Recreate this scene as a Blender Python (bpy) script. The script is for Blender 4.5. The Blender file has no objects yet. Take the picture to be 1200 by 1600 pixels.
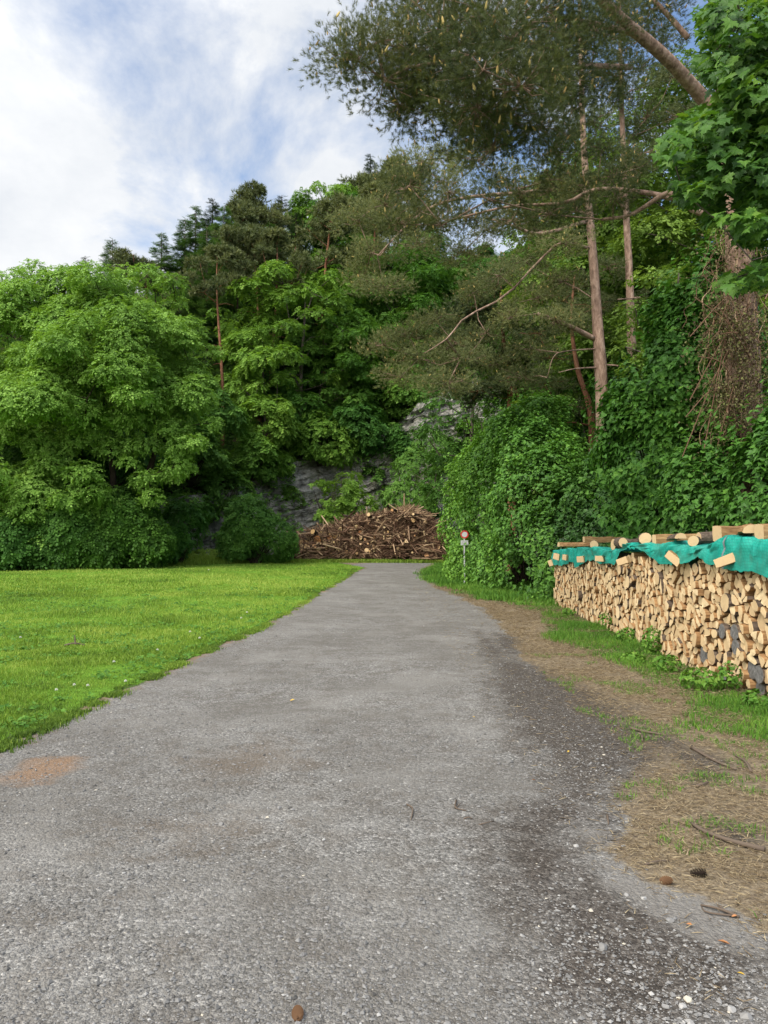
import bpy, math, random
import numpy as np
from mathutils import Vector, Matrix, Euler

# ------------------------------------------------------------------ camera
C = bpy.context.scene
FPX, HOR, EYE = 1180.0, 856.0, 1.55
PITCH = math.atan((HOR-800.0)/FPX)
cd = bpy.data.cameras.new('camera'); cam = bpy.data.objects.new('camera', cd)
C.collection.objects.link(cam); C.camera = cam
cam.location = (0, 0, EYE); cam.rotation_euler = (math.pi/2+PITCH, 0, 0)
cd.sensor_fit = 'HORIZONTAL'; cd.sensor_width = 36.0; cd.lens = 36.0*FPX/1200.0
cd.clip_start = 0.05; cd.clip_end = 3000.0
C.render.resolution_x, C.render.resolution_y = 768, 1024

# ------------------------------------------------------------------ light
SUN_EL, SUN_AZ = math.radians(48), math.radians(218)      # azimuth clockwise from +Y (north): behind and left
C.view_settings.view_transform = 'Standard'; C.view_settings.look = 'None'
C.view_settings.exposure = 0.85; C.view_settings.gamma = 1.0
sl = bpy.data.lights.new('sun', 'SUN'); sl.energy = 2.0; sl.angle = math.radians(14.0); sl.color = (1.0, 0.95, 0.86)
so = bpy.data.objects.new('sun', sl); C.collection.objects.link(so)
sd = Vector((math.sin(SUN_AZ)*math.cos(SUN_EL), math.cos(SUN_AZ)*math.cos(SUN_EL), math.sin(SUN_EL)))
so.rotation_euler = sd.to_track_quat('Z', 'Y').to_euler(); so.location = sd*50

w = bpy.data.worlds.new('World'); C.world = w; w.use_nodes = True
nt = w.node_tree; nt.nodes.clear()
def N(nt, typ, **kw):
    n = nt.nodes.new(typ)
    for k, v in kw.items():
        if k in n.inputs: n.inputs[k].default_value = v
        else: setattr(n, k, v)
    return n
sky = N(nt, 'ShaderNodeTexSky', sky_type='NISHITA', sun_disc=False, sun_elevation=SUN_EL, sun_rotation=SUN_AZ, air_density=1.0, dust_density=0.6, ozone_density=1.5)
tc = N(nt, 'ShaderNodeTexCoord')
mp = N(nt, 'ShaderNodeMapping'); mp.inputs['Scale'].default_value = (1.0, 1.0, 1.5); mp.inputs['Location'].default_value = (0.35, 0.0, 0.12)
nt.links.new(tc.outputs['Generated'], mp.inputs['Vector'])
n1 = N(nt, 'ShaderNodeTexNoise'); n1.inputs['Scale'].default_value = 3.0; n1.inputs['Detail'].default_value = 9; n1.inputs['Roughness'].default_value = 0.6; n1.inputs['Distortion'].default_value = 0.25
n2 = N(nt, 'ShaderNodeTexNoise'); n2.inputs['Scale'].default_value = 5.0; n2.inputs['Detail'].default_value = 8; n2.inputs['Roughness'].default_value = 0.6
nt.links.new(mp.outputs['Vector'], n1.inputs['Vector']); nt.links.new(mp.outputs['Vector'], n2.inputs['Vector'])
# more cloud towards the left of the view and low down
sx = N(nt, 'ShaderNodeSeparateXYZ'); nt.links.new(tc.outputs['Generated'], sx.inputs[0])
def mth(nt, op, a, b=None, clamp=False):
    m = nt.nodes.new('ShaderNodeMath'); m.operation = op; m.use_clamp = clamp
    for i, v in enumerate((a, b)):
        if v is None: continue
        if isinstance(v, (int, float)): m.inputs[i].default_value = v
        else: nt.links.new(v, m.inputs[i])
    return m.outputs[0]
bias = mth(nt, 'ADD', mth(nt, 'MULTIPLY', sx.outputs['X'], -0.30), mth(nt, 'MULTIPLY', sx.outputs['Z'], -0.32))
cov = mth(nt, 'ADD', n1.outputs['Fac'], bias)
cr = N(nt, 'ShaderNodeValToRGB'); cr.color_ramp.elements[0].position = 0.27; cr.color_ramp.elements[1].position = 0.45
nt.links.new(cov, cr.inputs[0])
cc = N(nt, 'ShaderNodeValToRGB'); cc.color_ramp.elements[0].position = 0.3; cc.color_ramp.elements[1].position = 0.68
cc.color_ramp.elements[0].color = (3.3, 3.5, 3.8, 1); cc.color_ramp.elements[1].color = (4.6, 4.65, 4.7, 1)
nt.links.new(n2.outputs['Fac'], cc.inputs[0])
mx = N(nt, 'ShaderNodeMixRGB'); nt.links.new(cr.outputs[0], mx.inputs[0]); nt.links.new(sky.outputs[0], mx.inputs[1]); nt.links.new(cc.outputs[0], mx.inputs[2])
# fill glow added to unseen sky, brighter towards the sun (behind the camera)
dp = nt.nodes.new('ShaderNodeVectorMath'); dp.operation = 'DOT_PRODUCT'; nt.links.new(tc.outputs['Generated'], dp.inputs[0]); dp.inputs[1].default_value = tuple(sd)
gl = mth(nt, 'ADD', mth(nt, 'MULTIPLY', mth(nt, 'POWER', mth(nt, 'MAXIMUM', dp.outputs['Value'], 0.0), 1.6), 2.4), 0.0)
glow_fill = nt.nodes.new('ShaderNodeVectorMath'); glow_fill.operation = 'SCALE'; glow_fill.inputs[0].default_value = (4.2, 3.95, 3.5); nt.links.new(gl, glow_fill.inputs['Scale'])
gm = nt.nodes.new('ShaderNodeVectorMath'); gm.operation = 'ADD'; nt.links.new(mx.outputs[0], gm.inputs[0]); nt.links.new(glow_fill.outputs[0], gm.inputs[1])
bg = N(nt, 'ShaderNodeBackground'); bg.inputs['Strength'].default_value = 0.125
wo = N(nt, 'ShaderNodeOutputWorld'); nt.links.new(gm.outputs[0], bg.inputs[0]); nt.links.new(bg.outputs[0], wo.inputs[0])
C.cycles.max_bounces = 6; C.cycles.diffuse_bounces = 4; C.cycles.transmission_bounces = 3; C.cycles.glossy_bounces = 2

# ------------------------------------------------------------------ helpers
col = C.collection
def rngf(s): return np.random.default_rng(s)

def _h(ix, iy, iz, s):
    n = (ix*374761393 + iy*668265263 + iz*2147483647 + s*974634777) & 0xFFFFFFFF
    n = ((n ^ (n >> 13)) * 1274126177) & 0xFFFFFFFF
    return ((n ^ (n >> 16)) & 0xFFFF)/65535.0
def vnoise(x, y, z=0.0, s=0):
    x = np.asarray(x, float); y = np.asarray(y, float); z = np.asarray(z, float)+x*0
    ix = np.floor(x).astype(np.int64); iy = np.floor(y).astype(np.int64); iz = np.floor(z).astype(np.int64)
    fx, fy, fz = x-ix, y-iy, z-iz
    fx, fy, fz = [f*f*(3-2*f) for f in (fx, fy, fz)]
    r = 0
    for a in (0, 1):
        for b in (0, 1):
            for c in (0, 1):
                r = r + _h(ix+a, iy+b, iz+c, s)*(fx if a else 1-fx)*(fy if b else 1-fy)*(fz if c else 1-fz)
    return r*2-1
def fbm(x, y, z=0.0, s=0, o=4):
    r = 0; a = 1.0; t = 0
    for i in range(o):
        r = r+a*vnoise(np.asarray(x)*2**i, np.asarray(y)*2**i, np.asarray(z)*2**i, s+i*17); t += a; a *= 0.5
    return r/t
def sstep(a, b, x):
    t = np.clip((np.asarray(x, float)-a)/(b-a), 0, 1); return t*t*(3-2*t)

# terrain
FXs = [-80, -40, -22, -14, -9, -5, 0, 8, 20, 40, 90]
FYs = [30, 36, 43, 50, 57, 60, 61, 61, 58, 50, 40]
def foot(x): return np.interp(x, FXs, FYs)
def cliffh(x): return np.interp(x, [-80, -24, -16, -11, -6, -1, 4, 10, 30, 90], [2, 2, 3.5, 6, 8.5, 10.5, 13.5, 14, 12, 6])
def ridgeh(x): return np.interp(x, [-80, -50, -32, -20, -12, -4, 4, 14, 40, 90], [8, 9, 12, 18, 23, 26, 27, 23, 18, 18])
def G(x, y):     # valley floor
    x = np.asarray(x, float); y = np.asarray(y, float)
    b = 0.55*sstep(10, 50, y)
    return b + 0.012*vnoise(x*0.9, y*0.9, s=3) + 0.03*vnoise(x*0.22, y*0.22, s=4)*sstep(3, 20, np.hypot(x, y))
def HZ(x, y):    # hill
    x = np.asarray(x, float); y = np.asarray(y, float)
    d = y-foot(x)
    c = cliffh(x); r = ridgeh(x)
    h = c*sstep(0.6, 4.0, d) + (r-c)*np.clip((d-3.0)/34.0, 0, 1)
    return G(x, y) + h + np.where(d > 3, 0.9*vnoise(x*0.16, y*0.16, s=9), 0)

def gp(px, py):  # pixel on the valley floor -> ground point
    cx = (px-600.0)/FPX; cy = (800.0-py)/FPX
    dy = math.cos(PITCH)-cy*math.sin(PITCH); dz = math.sin(PITCH)+cy*math.cos(PITCH)
    t = EYE/max(-dz, 1e-4)
    for _ in range(30):
        g = float(G(cx*t, dy*t)); t = 0.5*t+0.5*(EYE-g)/max(-dz, 1e-4)
    return (cx*t, dy*t)
def up(px, py, Y):   # pixel at distance Y -> 3D
    cx = (px-600.0)/FPX; cy = (800.0-py)/FPX
    dy = math.cos(PITCH)-cy*math.sin(PITCH); dz = math.sin(PITCH)+cy*math.cos(PITCH)
    t = Y/dy
    return (cx*t, Y, EYE+dz*t)

def build(name, V, blocks, mats, parent=None, smooth=False, midx=None, tint=None, attrs=None, vattrs=None):
    """blocks: list of int arrays (n,k)"""
    V = np.asarray(V, np.float32).reshape(-1, 3)
    blocks = [np.asarray(b, np.int32) for b in blocks if len(b)]
    tot = np.concatenate([np.full(len(b), b.shape[1], np.int32) for b in blocks])
    vi = np.concatenate([b.ravel() for b in blocks])
    st = np.concatenate([[0], np.cumsum(tot)[:-1]]).astype(np.int32)
    me = bpy.data.meshes.new(name)
    me.vertices.add(len(V)); me.vertices.foreach_set('co', V.ravel())
    me.loops.add(len(vi)); me.loops.foreach_set('vertex_index', vi)
    me.polygons.add(len(tot)); me.polygons.foreach_set('loop_start', st)
    try: me.polygons.foreach_set('loop_total', tot)
    except Exception: pass
    if midx is not None: me.polygons.foreach_set('material_index', np.asarray(midx, np.int32))
    me.polygons.foreach_set('use_smooth', np.full(len(tot), bool(smooth)))
    if tint is not None:
        a = me.attributes.new('tint', 'FLOAT', 'FACE'); a.data.foreach_set('value', np.asarray(tint, np.float32))
    for k, v in (vattrs or {}).items():
        a = me.attributes.new(k, 'FLOAT', 'POINT'); a.data.foreach_set('value', np.asarray(v, np.float32))
    for m in (mats if isinstance(mats, (list, tuple)) else [mats]): me.materials.append(m)
    me.update(calc_edges=True)
    ob = bpy.data.objects.new(name, me); col.objects.link(ob)
    if parent is not None: ob.parent = parent
    return ob
class MB:
    def __init__(s): s.V = []; s.n = 0; s.F = {}; s.T = {}; s.M = {}
    def add(s, V, blocks, tint=0.5, mat=0):
        V = np.asarray(V, float).reshape(-1, 3)
        for b in blocks:
            b = np.asarray(b, int)
            if not len(b): continue
            k = b.shape[1]
            s.F.setdefault(k, []).append(b+s.n)
            s.T.setdefault(k, []).append(np.broadcast_to(np.asarray(tint, float), (len(b),)) if np.ndim(tint) == 0 or len(tint) == len(b) else np.full(len(b), float(np.mean(tint))))
            s.M.setdefault(k, []).append(np.full(len(b), mat, int))
        s.V.append(V); s.n += len(V)
    def build(s, name, mats, parent=None, smooth=False):
        ks = sorted(s.F)
        return build(name, np.concatenate(s.V), [np.concatenate(s.F[k]) for k in ks], mats, parent, smooth,
                     np.concatenate([np.concatenate(s.M[k]) for k in ks]), np.concatenate([np.concatenate(s.T[k]) for k in ks]))
def thing(name, label, cat, loc=(0, 0, 0), rz=0.0, group=None):
    o = bpy.data.objects.new(name, None); col.objects.link(o); o.location = loc; o.rotation_euler = (0, 0, rz)
    o.empty_display_size = 0.2
    return tag(o, label, cat, group)
def tag(o, label=None, cat=None, group=None, kind=None):
    if label: o['label'] = label
    if cat: o['category'] = cat
    if group: o['group'] = group
    if kind: o['kind'] = kind
    return o
def dup(root, loc, rz, scale, label, group=None):
    r = root.copy(); col.objects.link(r); r.location = loc; r.rotation_euler = (0, 0, rz)
    r.scale = scale if isinstance(scale, (tuple, list)) else (scale,)*3
    r['label'] = label
    if group: r['group'] = group
    elif 'group' in r: del r['group']
    for ch in root.children:
        c = ch.copy(); col.objects.link(c); c.parent = r
    return r
def norm(v): return v/np.maximum(np.linalg.norm(v, axis=-1, keepdims=True), 1e-9)
def rdir(rg, n): return norm(rg.normal(size=(n, 3)))

def scatter(tv, tf, P, Fw, Nn, S):
    """template verts (k,3) x across, y forward, z normal."""
    n = len(P); k = len(tv)
    Nn = norm(Nn); X = norm(np.cross(Fw, Nn)); Y = norm(np.cross(Nn, X))
    S = np.broadcast_to(np.asarray(S, float), (n,)) if np.ndim(S) < 2 else S
    T = np.asarray(tv, float)
    V = P[:, None, :] + S[:, None, None]*(T[None, :, 0:1]*X[:, None, :]+T[None, :, 1:2]*Y[:, None, :]+T[None, :, 2:3]*Nn[:, None, :])
    out = []
    off = (np.arange(n)*k)[:, None, None]
    for b in tf:
        b = np.asarray(b); out.append((off+b[None]).reshape(-1, b.shape[1]))
    return V.reshape(-1, 3), out
def reps(tint, tf):   # per-template tint -> per-face tint for each block
    return [np.repeat(tint, len(b)) for b in tf]
def add_scatter(mb, tv, tf, P, Fw, Nn, S, tint, mat=0):
    V, bl = scatter(tv, tf, P, Fw, Nn, S)
    base = mb.n; mb.V.append(V); mb.n += len(V)
    for b, src in zip(bl, tf):
        k = b.shape[1]
        mb.F.setdefault(k, []).append(b+base); mb.T.setdefault(k, []).append(np.repeat(tint, len(src))); mb.M.setdefault(k, []).append(np.full(len(b), mat, int))

DIA = (np.array([[0, 0, 0], [.33, .45, .07], [0, 1, -.03], [-.33, .45, .07]]), [np.array([[0, 1, 2], [0, 2, 3]])])
IVY = (np.array([[0, 0, 0], [.30, -.04, .05], [.46, .30, .10], [.24, .52, .05], [0, 1, -.06], [-.24, .52, .05], [-.46, .30, .10], [-.30, -.04, .05]]),
       [np.array([[0, 1, 2, 3], [0, 5, 6, 7]]), np.array([[0, 3, 4], [0, 4, 5]])])
def make_spray(n=7, seed=1, droop=0.1):
    r = random.Random(seed); V = []; F = []
    for i in range(n):
        t = 0.1+0.75*i/(n-1); side = (-1)**i; a = side*math.radians(r.uniform(35, 70)) if i < n-1 else 0
        L = r.uniform(.30, .46); wd = L*.34
        bx, by, bz = 0, t, -droop*t*t
        dx, dy = math.sin(a), math.cos(a); px_, py_ = dy, -dx; tl = r.uniform(-.12, .12)
        b = len(V)
        V += [(bx, by, bz), (bx+dx*L*.5+px_*wd, by+dy*L*.5+py_*wd, bz+.03+tl), (bx+dx*L, by+dy*L, bz-.05+tl), (bx+dx*L*.5-px_*wd, by+dy*L*.5-py_*wd, bz+.03+tl)]
        F.append((b, b+1, b+2, b+3))
    return np.array(V), [np.array(F)]
SPRAY = make_spray(7, 1); SPRAY2 = make_spray(9, 5, .25)
def make_needles(n=14, seed=2, wd=.035, spread=.55, back=0.0):
    r = random.Random(seed); V = []; F = []
    for i in range(n):
        t = r.uniform(0, .55); th = 2*math.pi*(i*.382)+r.uniform(-.3, .3); sp = spread*r.uniform(.6, 1.2); L = r.uniform(.4, .62)
        dx, dz = math.cos(th)*sp, math.sin(th)*sp; dy = math.sqrt(max(.05, 1-sp*sp))
        px_, pz_ = -math.sin(th), math.cos(th); b = len(V)
        V += [(px_*wd, t, pz_*wd), (-px_*wd, t, -pz_*wd), (dx*L, t+dy*L, dz*L)]
        F.append((b, b+1, b+2))
    return np.array(V), [np.array(F)]
SHOOT_N = make_needles(26, 3, .020, .75); SHOOT_F = make_needles(12, 4, .035, .7); SHOOT_FF = make_needles(9, 8, .06, .75)
def make_flat_needles(n=12, seed=5):
    r = random.Random(seed); V = []; F = []
    for i in range(n):
        t = .05+.85*i/(n-1); s = (-1)**i; L = .42*(1-.6*t)+.08; b = len(V)
        V += [(0, t-.03, -.05*t), (0, t+.045, -.05*t), (s*L*.8, t+L*.55, -.05*t-.10*L+r.uniform(-.04, .04))]
        F.append((b, b+1, b+2))
    V += [(-.03, 0, 0), (.03, 0, 0), (0, 1.1, -.06)]; F.append((len(V)-3, len(V)-2, len(V)-1))
    return np.array(V), [np.array(F)]
FLATN = make_flat_needles()
def make_maple():
    pol = [(0, 0), (.16, -.02), (.40, -.12), (.36, .06), (.62, .12), (.56, .26), (.66, .44), (.44, .42), (.30, .46), (.36, .66), (.22, .70), (.12, .80), (0, 1.05)]
    L = [(-x, y) for x, y in pol[1:-1]][::-1]
    P = pol+L; V = [(x, y, math.sin(x*9+y*4)*.035+.22*abs(x)-.38*(x*x+(y-.3)**2)) for x, y in P]; V.append((0, .32, 0)); c = len(V)-1
    F = [(c, i, (i+1) % len(P)) for i in range(len(P))]
    return np.array(V), [np.array(F)]
MAPLE = make_maple()

def tubes(P0, P1, R0, R1, k=5):
    P0 = np.asarray(P0, float); P1 = np.asarray(P1, float); n = len(P0)
    D = norm(P1-P0); ref = np.where(np.abs(D[:, 2:3]) > .9, np.array([[1., 0, 0]]), np.array([[0, 0, 1.]]))
    A = norm(np.cross(D, ref)); B = np.cross(D, A)
    th = np.arange(k)*2*math.pi/k; cs = np.cos(th)[None, :, None]; sn = np.sin(th)[None, :, None]
    ring = cs*A[:, None, :]+sn*B[:, None, :]
    V = np.concatenate([P0[:, None]+ring*np.asarray(R0)[:, None, None], P1[:, None]+ring*np.asarray(R1)[:, None, None]], 1)
    i = np.arange(k); j = (i+1) % k
    q = np.stack([i, j, j+k, i+k], 1)
    F = (np.arange(n)*2*k)[:, None, None]+q[None]
    return V.reshape(-1, 3), [F.reshape(-1, 4)]
def tube_path(pts, rad, k=10, cap=True, bump=0.0, seed=0):
    pts = np.asarray(pts, float); n = len(pts); rad = np.broadcast_to(np.asarray(rad, float), (n,))
    T = norm(np.gradient(pts, axis=0)); a = norm(np.cross(T[0], [0.3, 1, 0.1]) if abs(T[0][1]) < .9 else np.cross(T[0], [1, 0, 0])); V = []
    th = np.arange(k)*2*math.pi/k
    for i in range(n):
        a = norm(a-T[i]*np.dot(a, T[i])); b = np.cross(T[i], a)
        rr = rad[i]*(1+bump*vnoise(np.cos(th)*1.5+7, np.sin(th)*1.5, np.full(k, i*.35), seed))
        V.append(pts[i]+(np.cos(th)*rr)[:, None]*a+(np.sin(th)*rr)[:, None]*b)
    V = np.concatenate(V); F = []
    for i in range(n-1):
        for j in range(k):
            F.append((i*k+j, i*k+(j+1) % k, (i+1)*k+(j+1) % k, (i+1)*k+j))
    bl = [np.array(F)]
    if cap: bl.append(np.array([list(range(k))[::-1], list(range((n-1)*k, n*k))]))
    return V, bl
def spline(pts, n):
    pts = np.asarray(pts, float); t = np.linspace(0, len(pts)-1, n); out = []
    for c in range(pts.shape[1]):
        P = np.concatenate([[2*pts[0, c]-pts[1, c]], pts[:, c], [2*pts[-1, c]-pts[-2, c]]])
        i = np.minimum(t.astype(int), len(pts)-2); f = t-i
        p0, p1, p2, p3 = P[i], P[i+1], P[i+2], P[i+3]
        out.append(.5*(2*p1+(p2-p0)*f+(2*p0-5*p1+4*p2-p3)*f**2+(3*p1-p0-3*p2+p3)*f**3))
    return np.stack(out, 1)

class Skel:
    """grows limbs from trunk nodes to target points"""
    def __init__(s, trunk, rtr):
        s.p = [np.array(q, float) for q in trunk]; s.par = [-1]+list(range(len(trunk)-1)); s.nt = len(trunk); s.rt = list(rtr)
    def grow(s, targets, rg, seglen=.8, up_pen=.7, sag=.06, jit=.08, mintr=0, far=0.0):
        tg = np.asarray(targets); ax = np.asarray(s.p[:s.nt])
        d0 = np.min(np.linalg.norm(tg[:, None]-ax[None], axis=2), 1); ends = np.zeros(len(tg), int)
        for ti in np.argsort(d0):
            t = tg[ti]; P = np.asarray(s.p); v = t-P; d = np.linalg.norm(v, axis=1)
            cost = d+up_pen*np.maximum(0, P[:, 2]-t[2]+.15*d)
            cost[:mintr] += 1e3
            b = int(np.argmin(cost)); L = d[b]; m = max(1, int(L/seglen)); prev = b
            off = rg.normal(size=3)*jit*L
            for q in range(1, m+1):
                f = q/m; pt = P[b]+(t-P[b])*f+off*math.sin(math.pi*f)+np.array([0, 0, -sag*L*math.sin(math.pi*f)])
                s.p.append(pt); s.par.append(prev); prev = len(s.p)-1
            ends[ti] = prev
        return ends
    def finish(s, rtip=.012, ex=2.3, k=5, mb=None, limb_tint=.5, rmax=None):
        n = len(s.p); r = np.zeros(n); kids = np.zeros(n); acc = np.zeros(n)
        for i in range(n-1, s.nt-1, -1):
            r[i] = max(rtip, acc[i]**(1/ex)) if acc[i] > 0 else rtip
            if rmax: r[i] = min(r[i], rmax)
            acc[s.par[i]] += r[i]**ex
        idx = np.arange(s.nt, n)
        if len(idx):
            P = np.asarray(s.p); par = np.asarray(s.par)[idx]
            rp = np.where(par < s.nt, r[idx]*1.15, r[par]); rp = np.minimum(rp, r[idx]*1.8)
            big = r[idx] > .05
            for m_, kk in ((big, 8), (~big, k)):
                if m_.any():
                    V, b = tubes(P[par[m_]], P[idx[m_]], rp[m_], r[idx[m_]], kk); mb.add(V, b, limb_tint)
        return r

# ------------------------------------------------------------------ materials
def mat(name):
    m = bpy.data.materials.new(name); m.use_nodes = True; m.node_tree.nodes.clear(); return m, m.node_tree
def lk(nt, a, b): nt.links.new(a, b)
def ramp(nt, fac, stops, interp='LINEAR'):
    r = nt.nodes.new('ShaderNodeValToRGB'); r.color_ramp.interpolation = interp; e = r.color_ramp.elements
    while len(e) < len(stops): e.new(.5)
    for i, (p, c) in enumerate(stops): e[i].position = p; e[i].color = (*c, 1)
    if fac is not None: nt.links.new(fac, r.inputs[0])
    return r.outputs[0]
def noise(nt, scale, detail=4, rough=.55, vec=None, dist=0):
    n = nt.nodes.new('ShaderNodeTexNoise'); n.inputs['Scale'].default_value = scale; n.inputs['Detail'].default_value = detail
    n.inputs['Roughness'].default_value = rough; n.inputs['Distortion'].default_value = dist
    if vec is not None: nt.links.new(vec, n.inputs['Vector'])
    return n.outputs['Fac']
def mixc(nt, f, a, b, bt='MIX'):
    m = nt.nodes.new('ShaderNodeMixRGB'); m.blend_type = bt
    for i, v in enumerate((f, a, b)):
        if isinstance(v, (int, float)): m.inputs[i].default_value = v
        elif isinstance(v, tuple): m.inputs[i].default_value = (*v, 1)
        else: nt.links.new(v, m.inputs[i])
    return m.outputs[0]
def attr(nt, n_):
    a = nt.nodes.new('ShaderNodeAttribute'); a.attribute_name = n_; return a.outputs['Fac']
def objco(nt, scale=(1, 1, 1), rot=(0, 0, 0)):
    t = nt.nodes.new('ShaderNodeTexCoord'); m = nt.nodes.new('ShaderNodeMapping'); m.inputs['Scale'].default_value = scale; m.inputs['Rotation'].default_value = rot
    nt.links.new(t.outputs['Object'], m.inputs['Vector']); return m.outputs['Vector']
def finish(nt, color, rough=.85, spec=.25, bump=None, bstr=.3, bdist=.01, trans=0.0, tcol=None):
    p = nt.nodes.new('ShaderNodeBsdfPrincipled'); p.inputs['Roughness'].default_value = rough if isinstance(rough, (int, float)) else .8
    p.inputs['Specular IOR Level'].default_value = spec
    if isinstance(color, tuple): p.inputs['Base Color'].default_value = (*color, 1)
    else: nt.links.new(color, p.inputs['Base Color'])
    if bump is not None:
        b = nt.nodes.new('ShaderNodeBump'); b.inputs['Strength'].default_value = bstr; b.inputs['Distance'].default_value = bdist
        nt.links.new(bump, b.inputs['Height']); nt.links.new(b.outputs[0], p.inputs['Normal'])
    o = nt.nodes.new('ShaderNodeOutputMaterial'); s = p.outputs[0]
    if trans > 0:
        t = nt.nodes.new('ShaderNodeBsdfTranslucent')
        if isinstance(tcol or color, tuple): t.inputs[0].default_value = (*(tcol or color), 1)
        else: nt.links.new(tcol or color, t.inputs[0])
        mxs = nt.nodes.new('ShaderNodeMixShader'); mxs.inputs[0].default_value = trans
        nt.links.new(s, mxs.inputs[1]); nt.links.new(t.outputs[0], mxs.inputs[2]); s = mxs.outputs[0]
    nt.links.new(s, o.inputs[0]); return p
def leafmat(name, dark, mid, light, trans=.32, rough=.6, spec=.18, objvar=.25):
    m, nt = mat(name); c = ramp(nt, attr(nt, 'tint'), [(0.0, dark), (.5, mid), (1.0, light)])
    oi = nt.nodes.new('ShaderNodeObjectInfo'); hs = nt.nodes.new('ShaderNodeHueSaturation')
    v = mth(nt, 'ADD', mth(nt, 'MULTIPLY', oi.outputs['Random'], objvar*2), 1-objvar); nt.links.new(v, hs.inputs['Value'])
    h = mth(nt, 'ADD', mth(nt, 'MULTIPLY', oi.outputs['Random'], -.12*objvar), .5+.055*objvar); nt.links.new(h, hs.inputs['Hue'])
    nt.links.new(c, hs.inputs['Color']); tcol = mixc(nt, 1.0, hs.outputs[0], (1.25, 1.2, .55), 'MULTIPLY')
    finish(nt, hs.outputs[0], rough, spec, trans=trans, tcol=tcol); return m
M = {}
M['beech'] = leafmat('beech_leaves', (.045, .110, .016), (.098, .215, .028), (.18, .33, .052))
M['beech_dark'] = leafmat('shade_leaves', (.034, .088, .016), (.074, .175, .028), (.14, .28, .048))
M['light_tree'] = leafmat('light_leaves', (.088, .170, .028), (.190, .340, .056), (.31, .49, .105), objvar=.04)
M['pine'] = leafmat('pine_needles', (.050, .070, .029), (.112, .136, .054), (.20, .215, .085), trans=.25, rough=.55, objvar=.15)
M['pine_blue'] = leafmat('spruce_needles', (.026, .048, .026), (.052, .088, .046), (.09, .135, .066), trans=.12, objvar=.15)
M['larch'] = leafmat('larch_needles', (.045, .10, .030), (.080, .16, .048), (.12, .22, .07), trans=.25, objvar=.12)
M['pine_near'] = leafmat('near_pine_needles', (.033, .050, .018), (.085, .106, .037), (.18, .185, .062), trans=.3, rough=.5, objvar=.03)
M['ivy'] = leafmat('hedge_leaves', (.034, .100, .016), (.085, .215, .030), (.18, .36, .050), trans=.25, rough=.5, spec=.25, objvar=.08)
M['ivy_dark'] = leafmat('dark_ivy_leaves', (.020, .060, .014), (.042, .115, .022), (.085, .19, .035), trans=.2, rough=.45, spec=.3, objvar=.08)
M['maple'] = leafmat('maple_leaves', (.030, .085, .014), (.070, .165, .022), (.17, .30, .040), trans=.35, rough=.5, spec=.25, objvar=.02)
M['dead'] = leafmat('dead_vine_leaves', (.055, .042, .024), (.12, .092, .045), (.15, .17, .05), trans=.1, objvar=.02)
M['birch'] = leafmat('birch_leaves', (.065, .125, .022), (.13, .22, .038), (.21, .32, .06), objvar=.05)
M['grass'] = leafmat('grass_blades', (.075, .135, .022), (.180, .295, .036), (.34, .42, .085), trans=.3, objvar=0)
M['vgrass'] = leafmat('verge_grass', (.045, .120, .016), (.090, .210, .026), (.180, .300, .045), trans=.25, objvar=0)
M['straw'] = leafmat('straw_litter', (.095, .068, .040), (.235, .175, .105), (.42, .345, .215), trans=.05, objvar=0)
M['cone'] = leafmat('pollen_cones', (.20, .13, .045), (.38, .27, .09), (.54, .42, .16), trans=.05, objvar=0)
M['flower'] = leafmat('white_flowers', (.6, .6, .55), (.72, .72, .68), (.8, .8, .78), trans=.1, objvar=0)

def barkmat(name, a, b, c, zs=.25, sc=9, bs=.6, bd=.03):
    m, nt = mat(name); v = objco(nt, (1, 1, zs)); f = noise(nt, sc, 6, .65, v, .4); g = noise(nt, sc*.25, 3, .5, v)
    cc_ = ramp(nt, f, [(.3, a), (.5, b), (.68, c)]); cc_ = mixc(nt, mth(nt, 'MULTIPLY', g, .6), cc_, a, 'MIX')
    vo = nt.nodes.new('ShaderNodeTexVoronoi'); vo.feature = 'DISTANCE_TO_EDGE'; vo.inputs['Scale'].default_value = sc*1.3; nt.links.new(v, vo.inputs['Vector'])
    hgt = mth(nt, 'ADD', mth(nt, 'MINIMUM', vo.outputs[0], .25), mth(nt, 'MULTIPLY', f, .4))
    finish(nt, cc_, .9, .1, hgt, bs, bd); return m
M['bark_pine'] = barkmat('pine_bark', (.10, .066, .050), (.29, .19, .14), (.50, .36, .28), .35, 10, .7, .03)
M['bark_red'] = barkmat('red_pine_bark', (.10, .045, .028), (.24, .11, .065), (.38, .20, .12), .4, 10)
M['bark_dark'] = barkmat('dark_bark', (.020, .015, .011), (.045, .034, .025), (.09, .07, .052), .3, 12)
M['bark_grey'] = barkmat('grey_bark', (.05, .042, .033), (.11, .092, .072), (.2, .17, .14), .3, 12)

# cut wood end and split sides
m, nt = mat('cut_wood_end'); v = objco(nt, (1, 1, 1)); f = noise(nt, 26, 4, .6, v); g = noise(nt, 90, 3, .6, v)
tt = attr(nt, 'tint'); base = ramp(nt, tt, [(0, (.28, .18, .09)), (.12, (.44, .31, .17)), (.5, (.62, .46, .26)), (1, (.76, .61, .38))])
hb_ = noise(nt, 9, 3, .6, v, .5); base = mixc(nt, ramp(nt, hb_, [(.52, (0, 0, 0)), (.68, (.6, .6, .6))]), base, (.36, .25, .15)); base = mixc(nt, mth(nt, 'MULTIPLY', f, .5), base, (.44, .29, .145)); base = mixc(nt, mth(nt, 'MULTIPLY', g, .3), base, (.74, .59, .37))
finish(nt, base, .8, .15, g, .3, .004); M['end'] = m
m, nt = mat('split_wood_side'); v = objco(nt, (.15, 1, 1)); f = noise(nt, 40, 5, .6, v)
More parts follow.
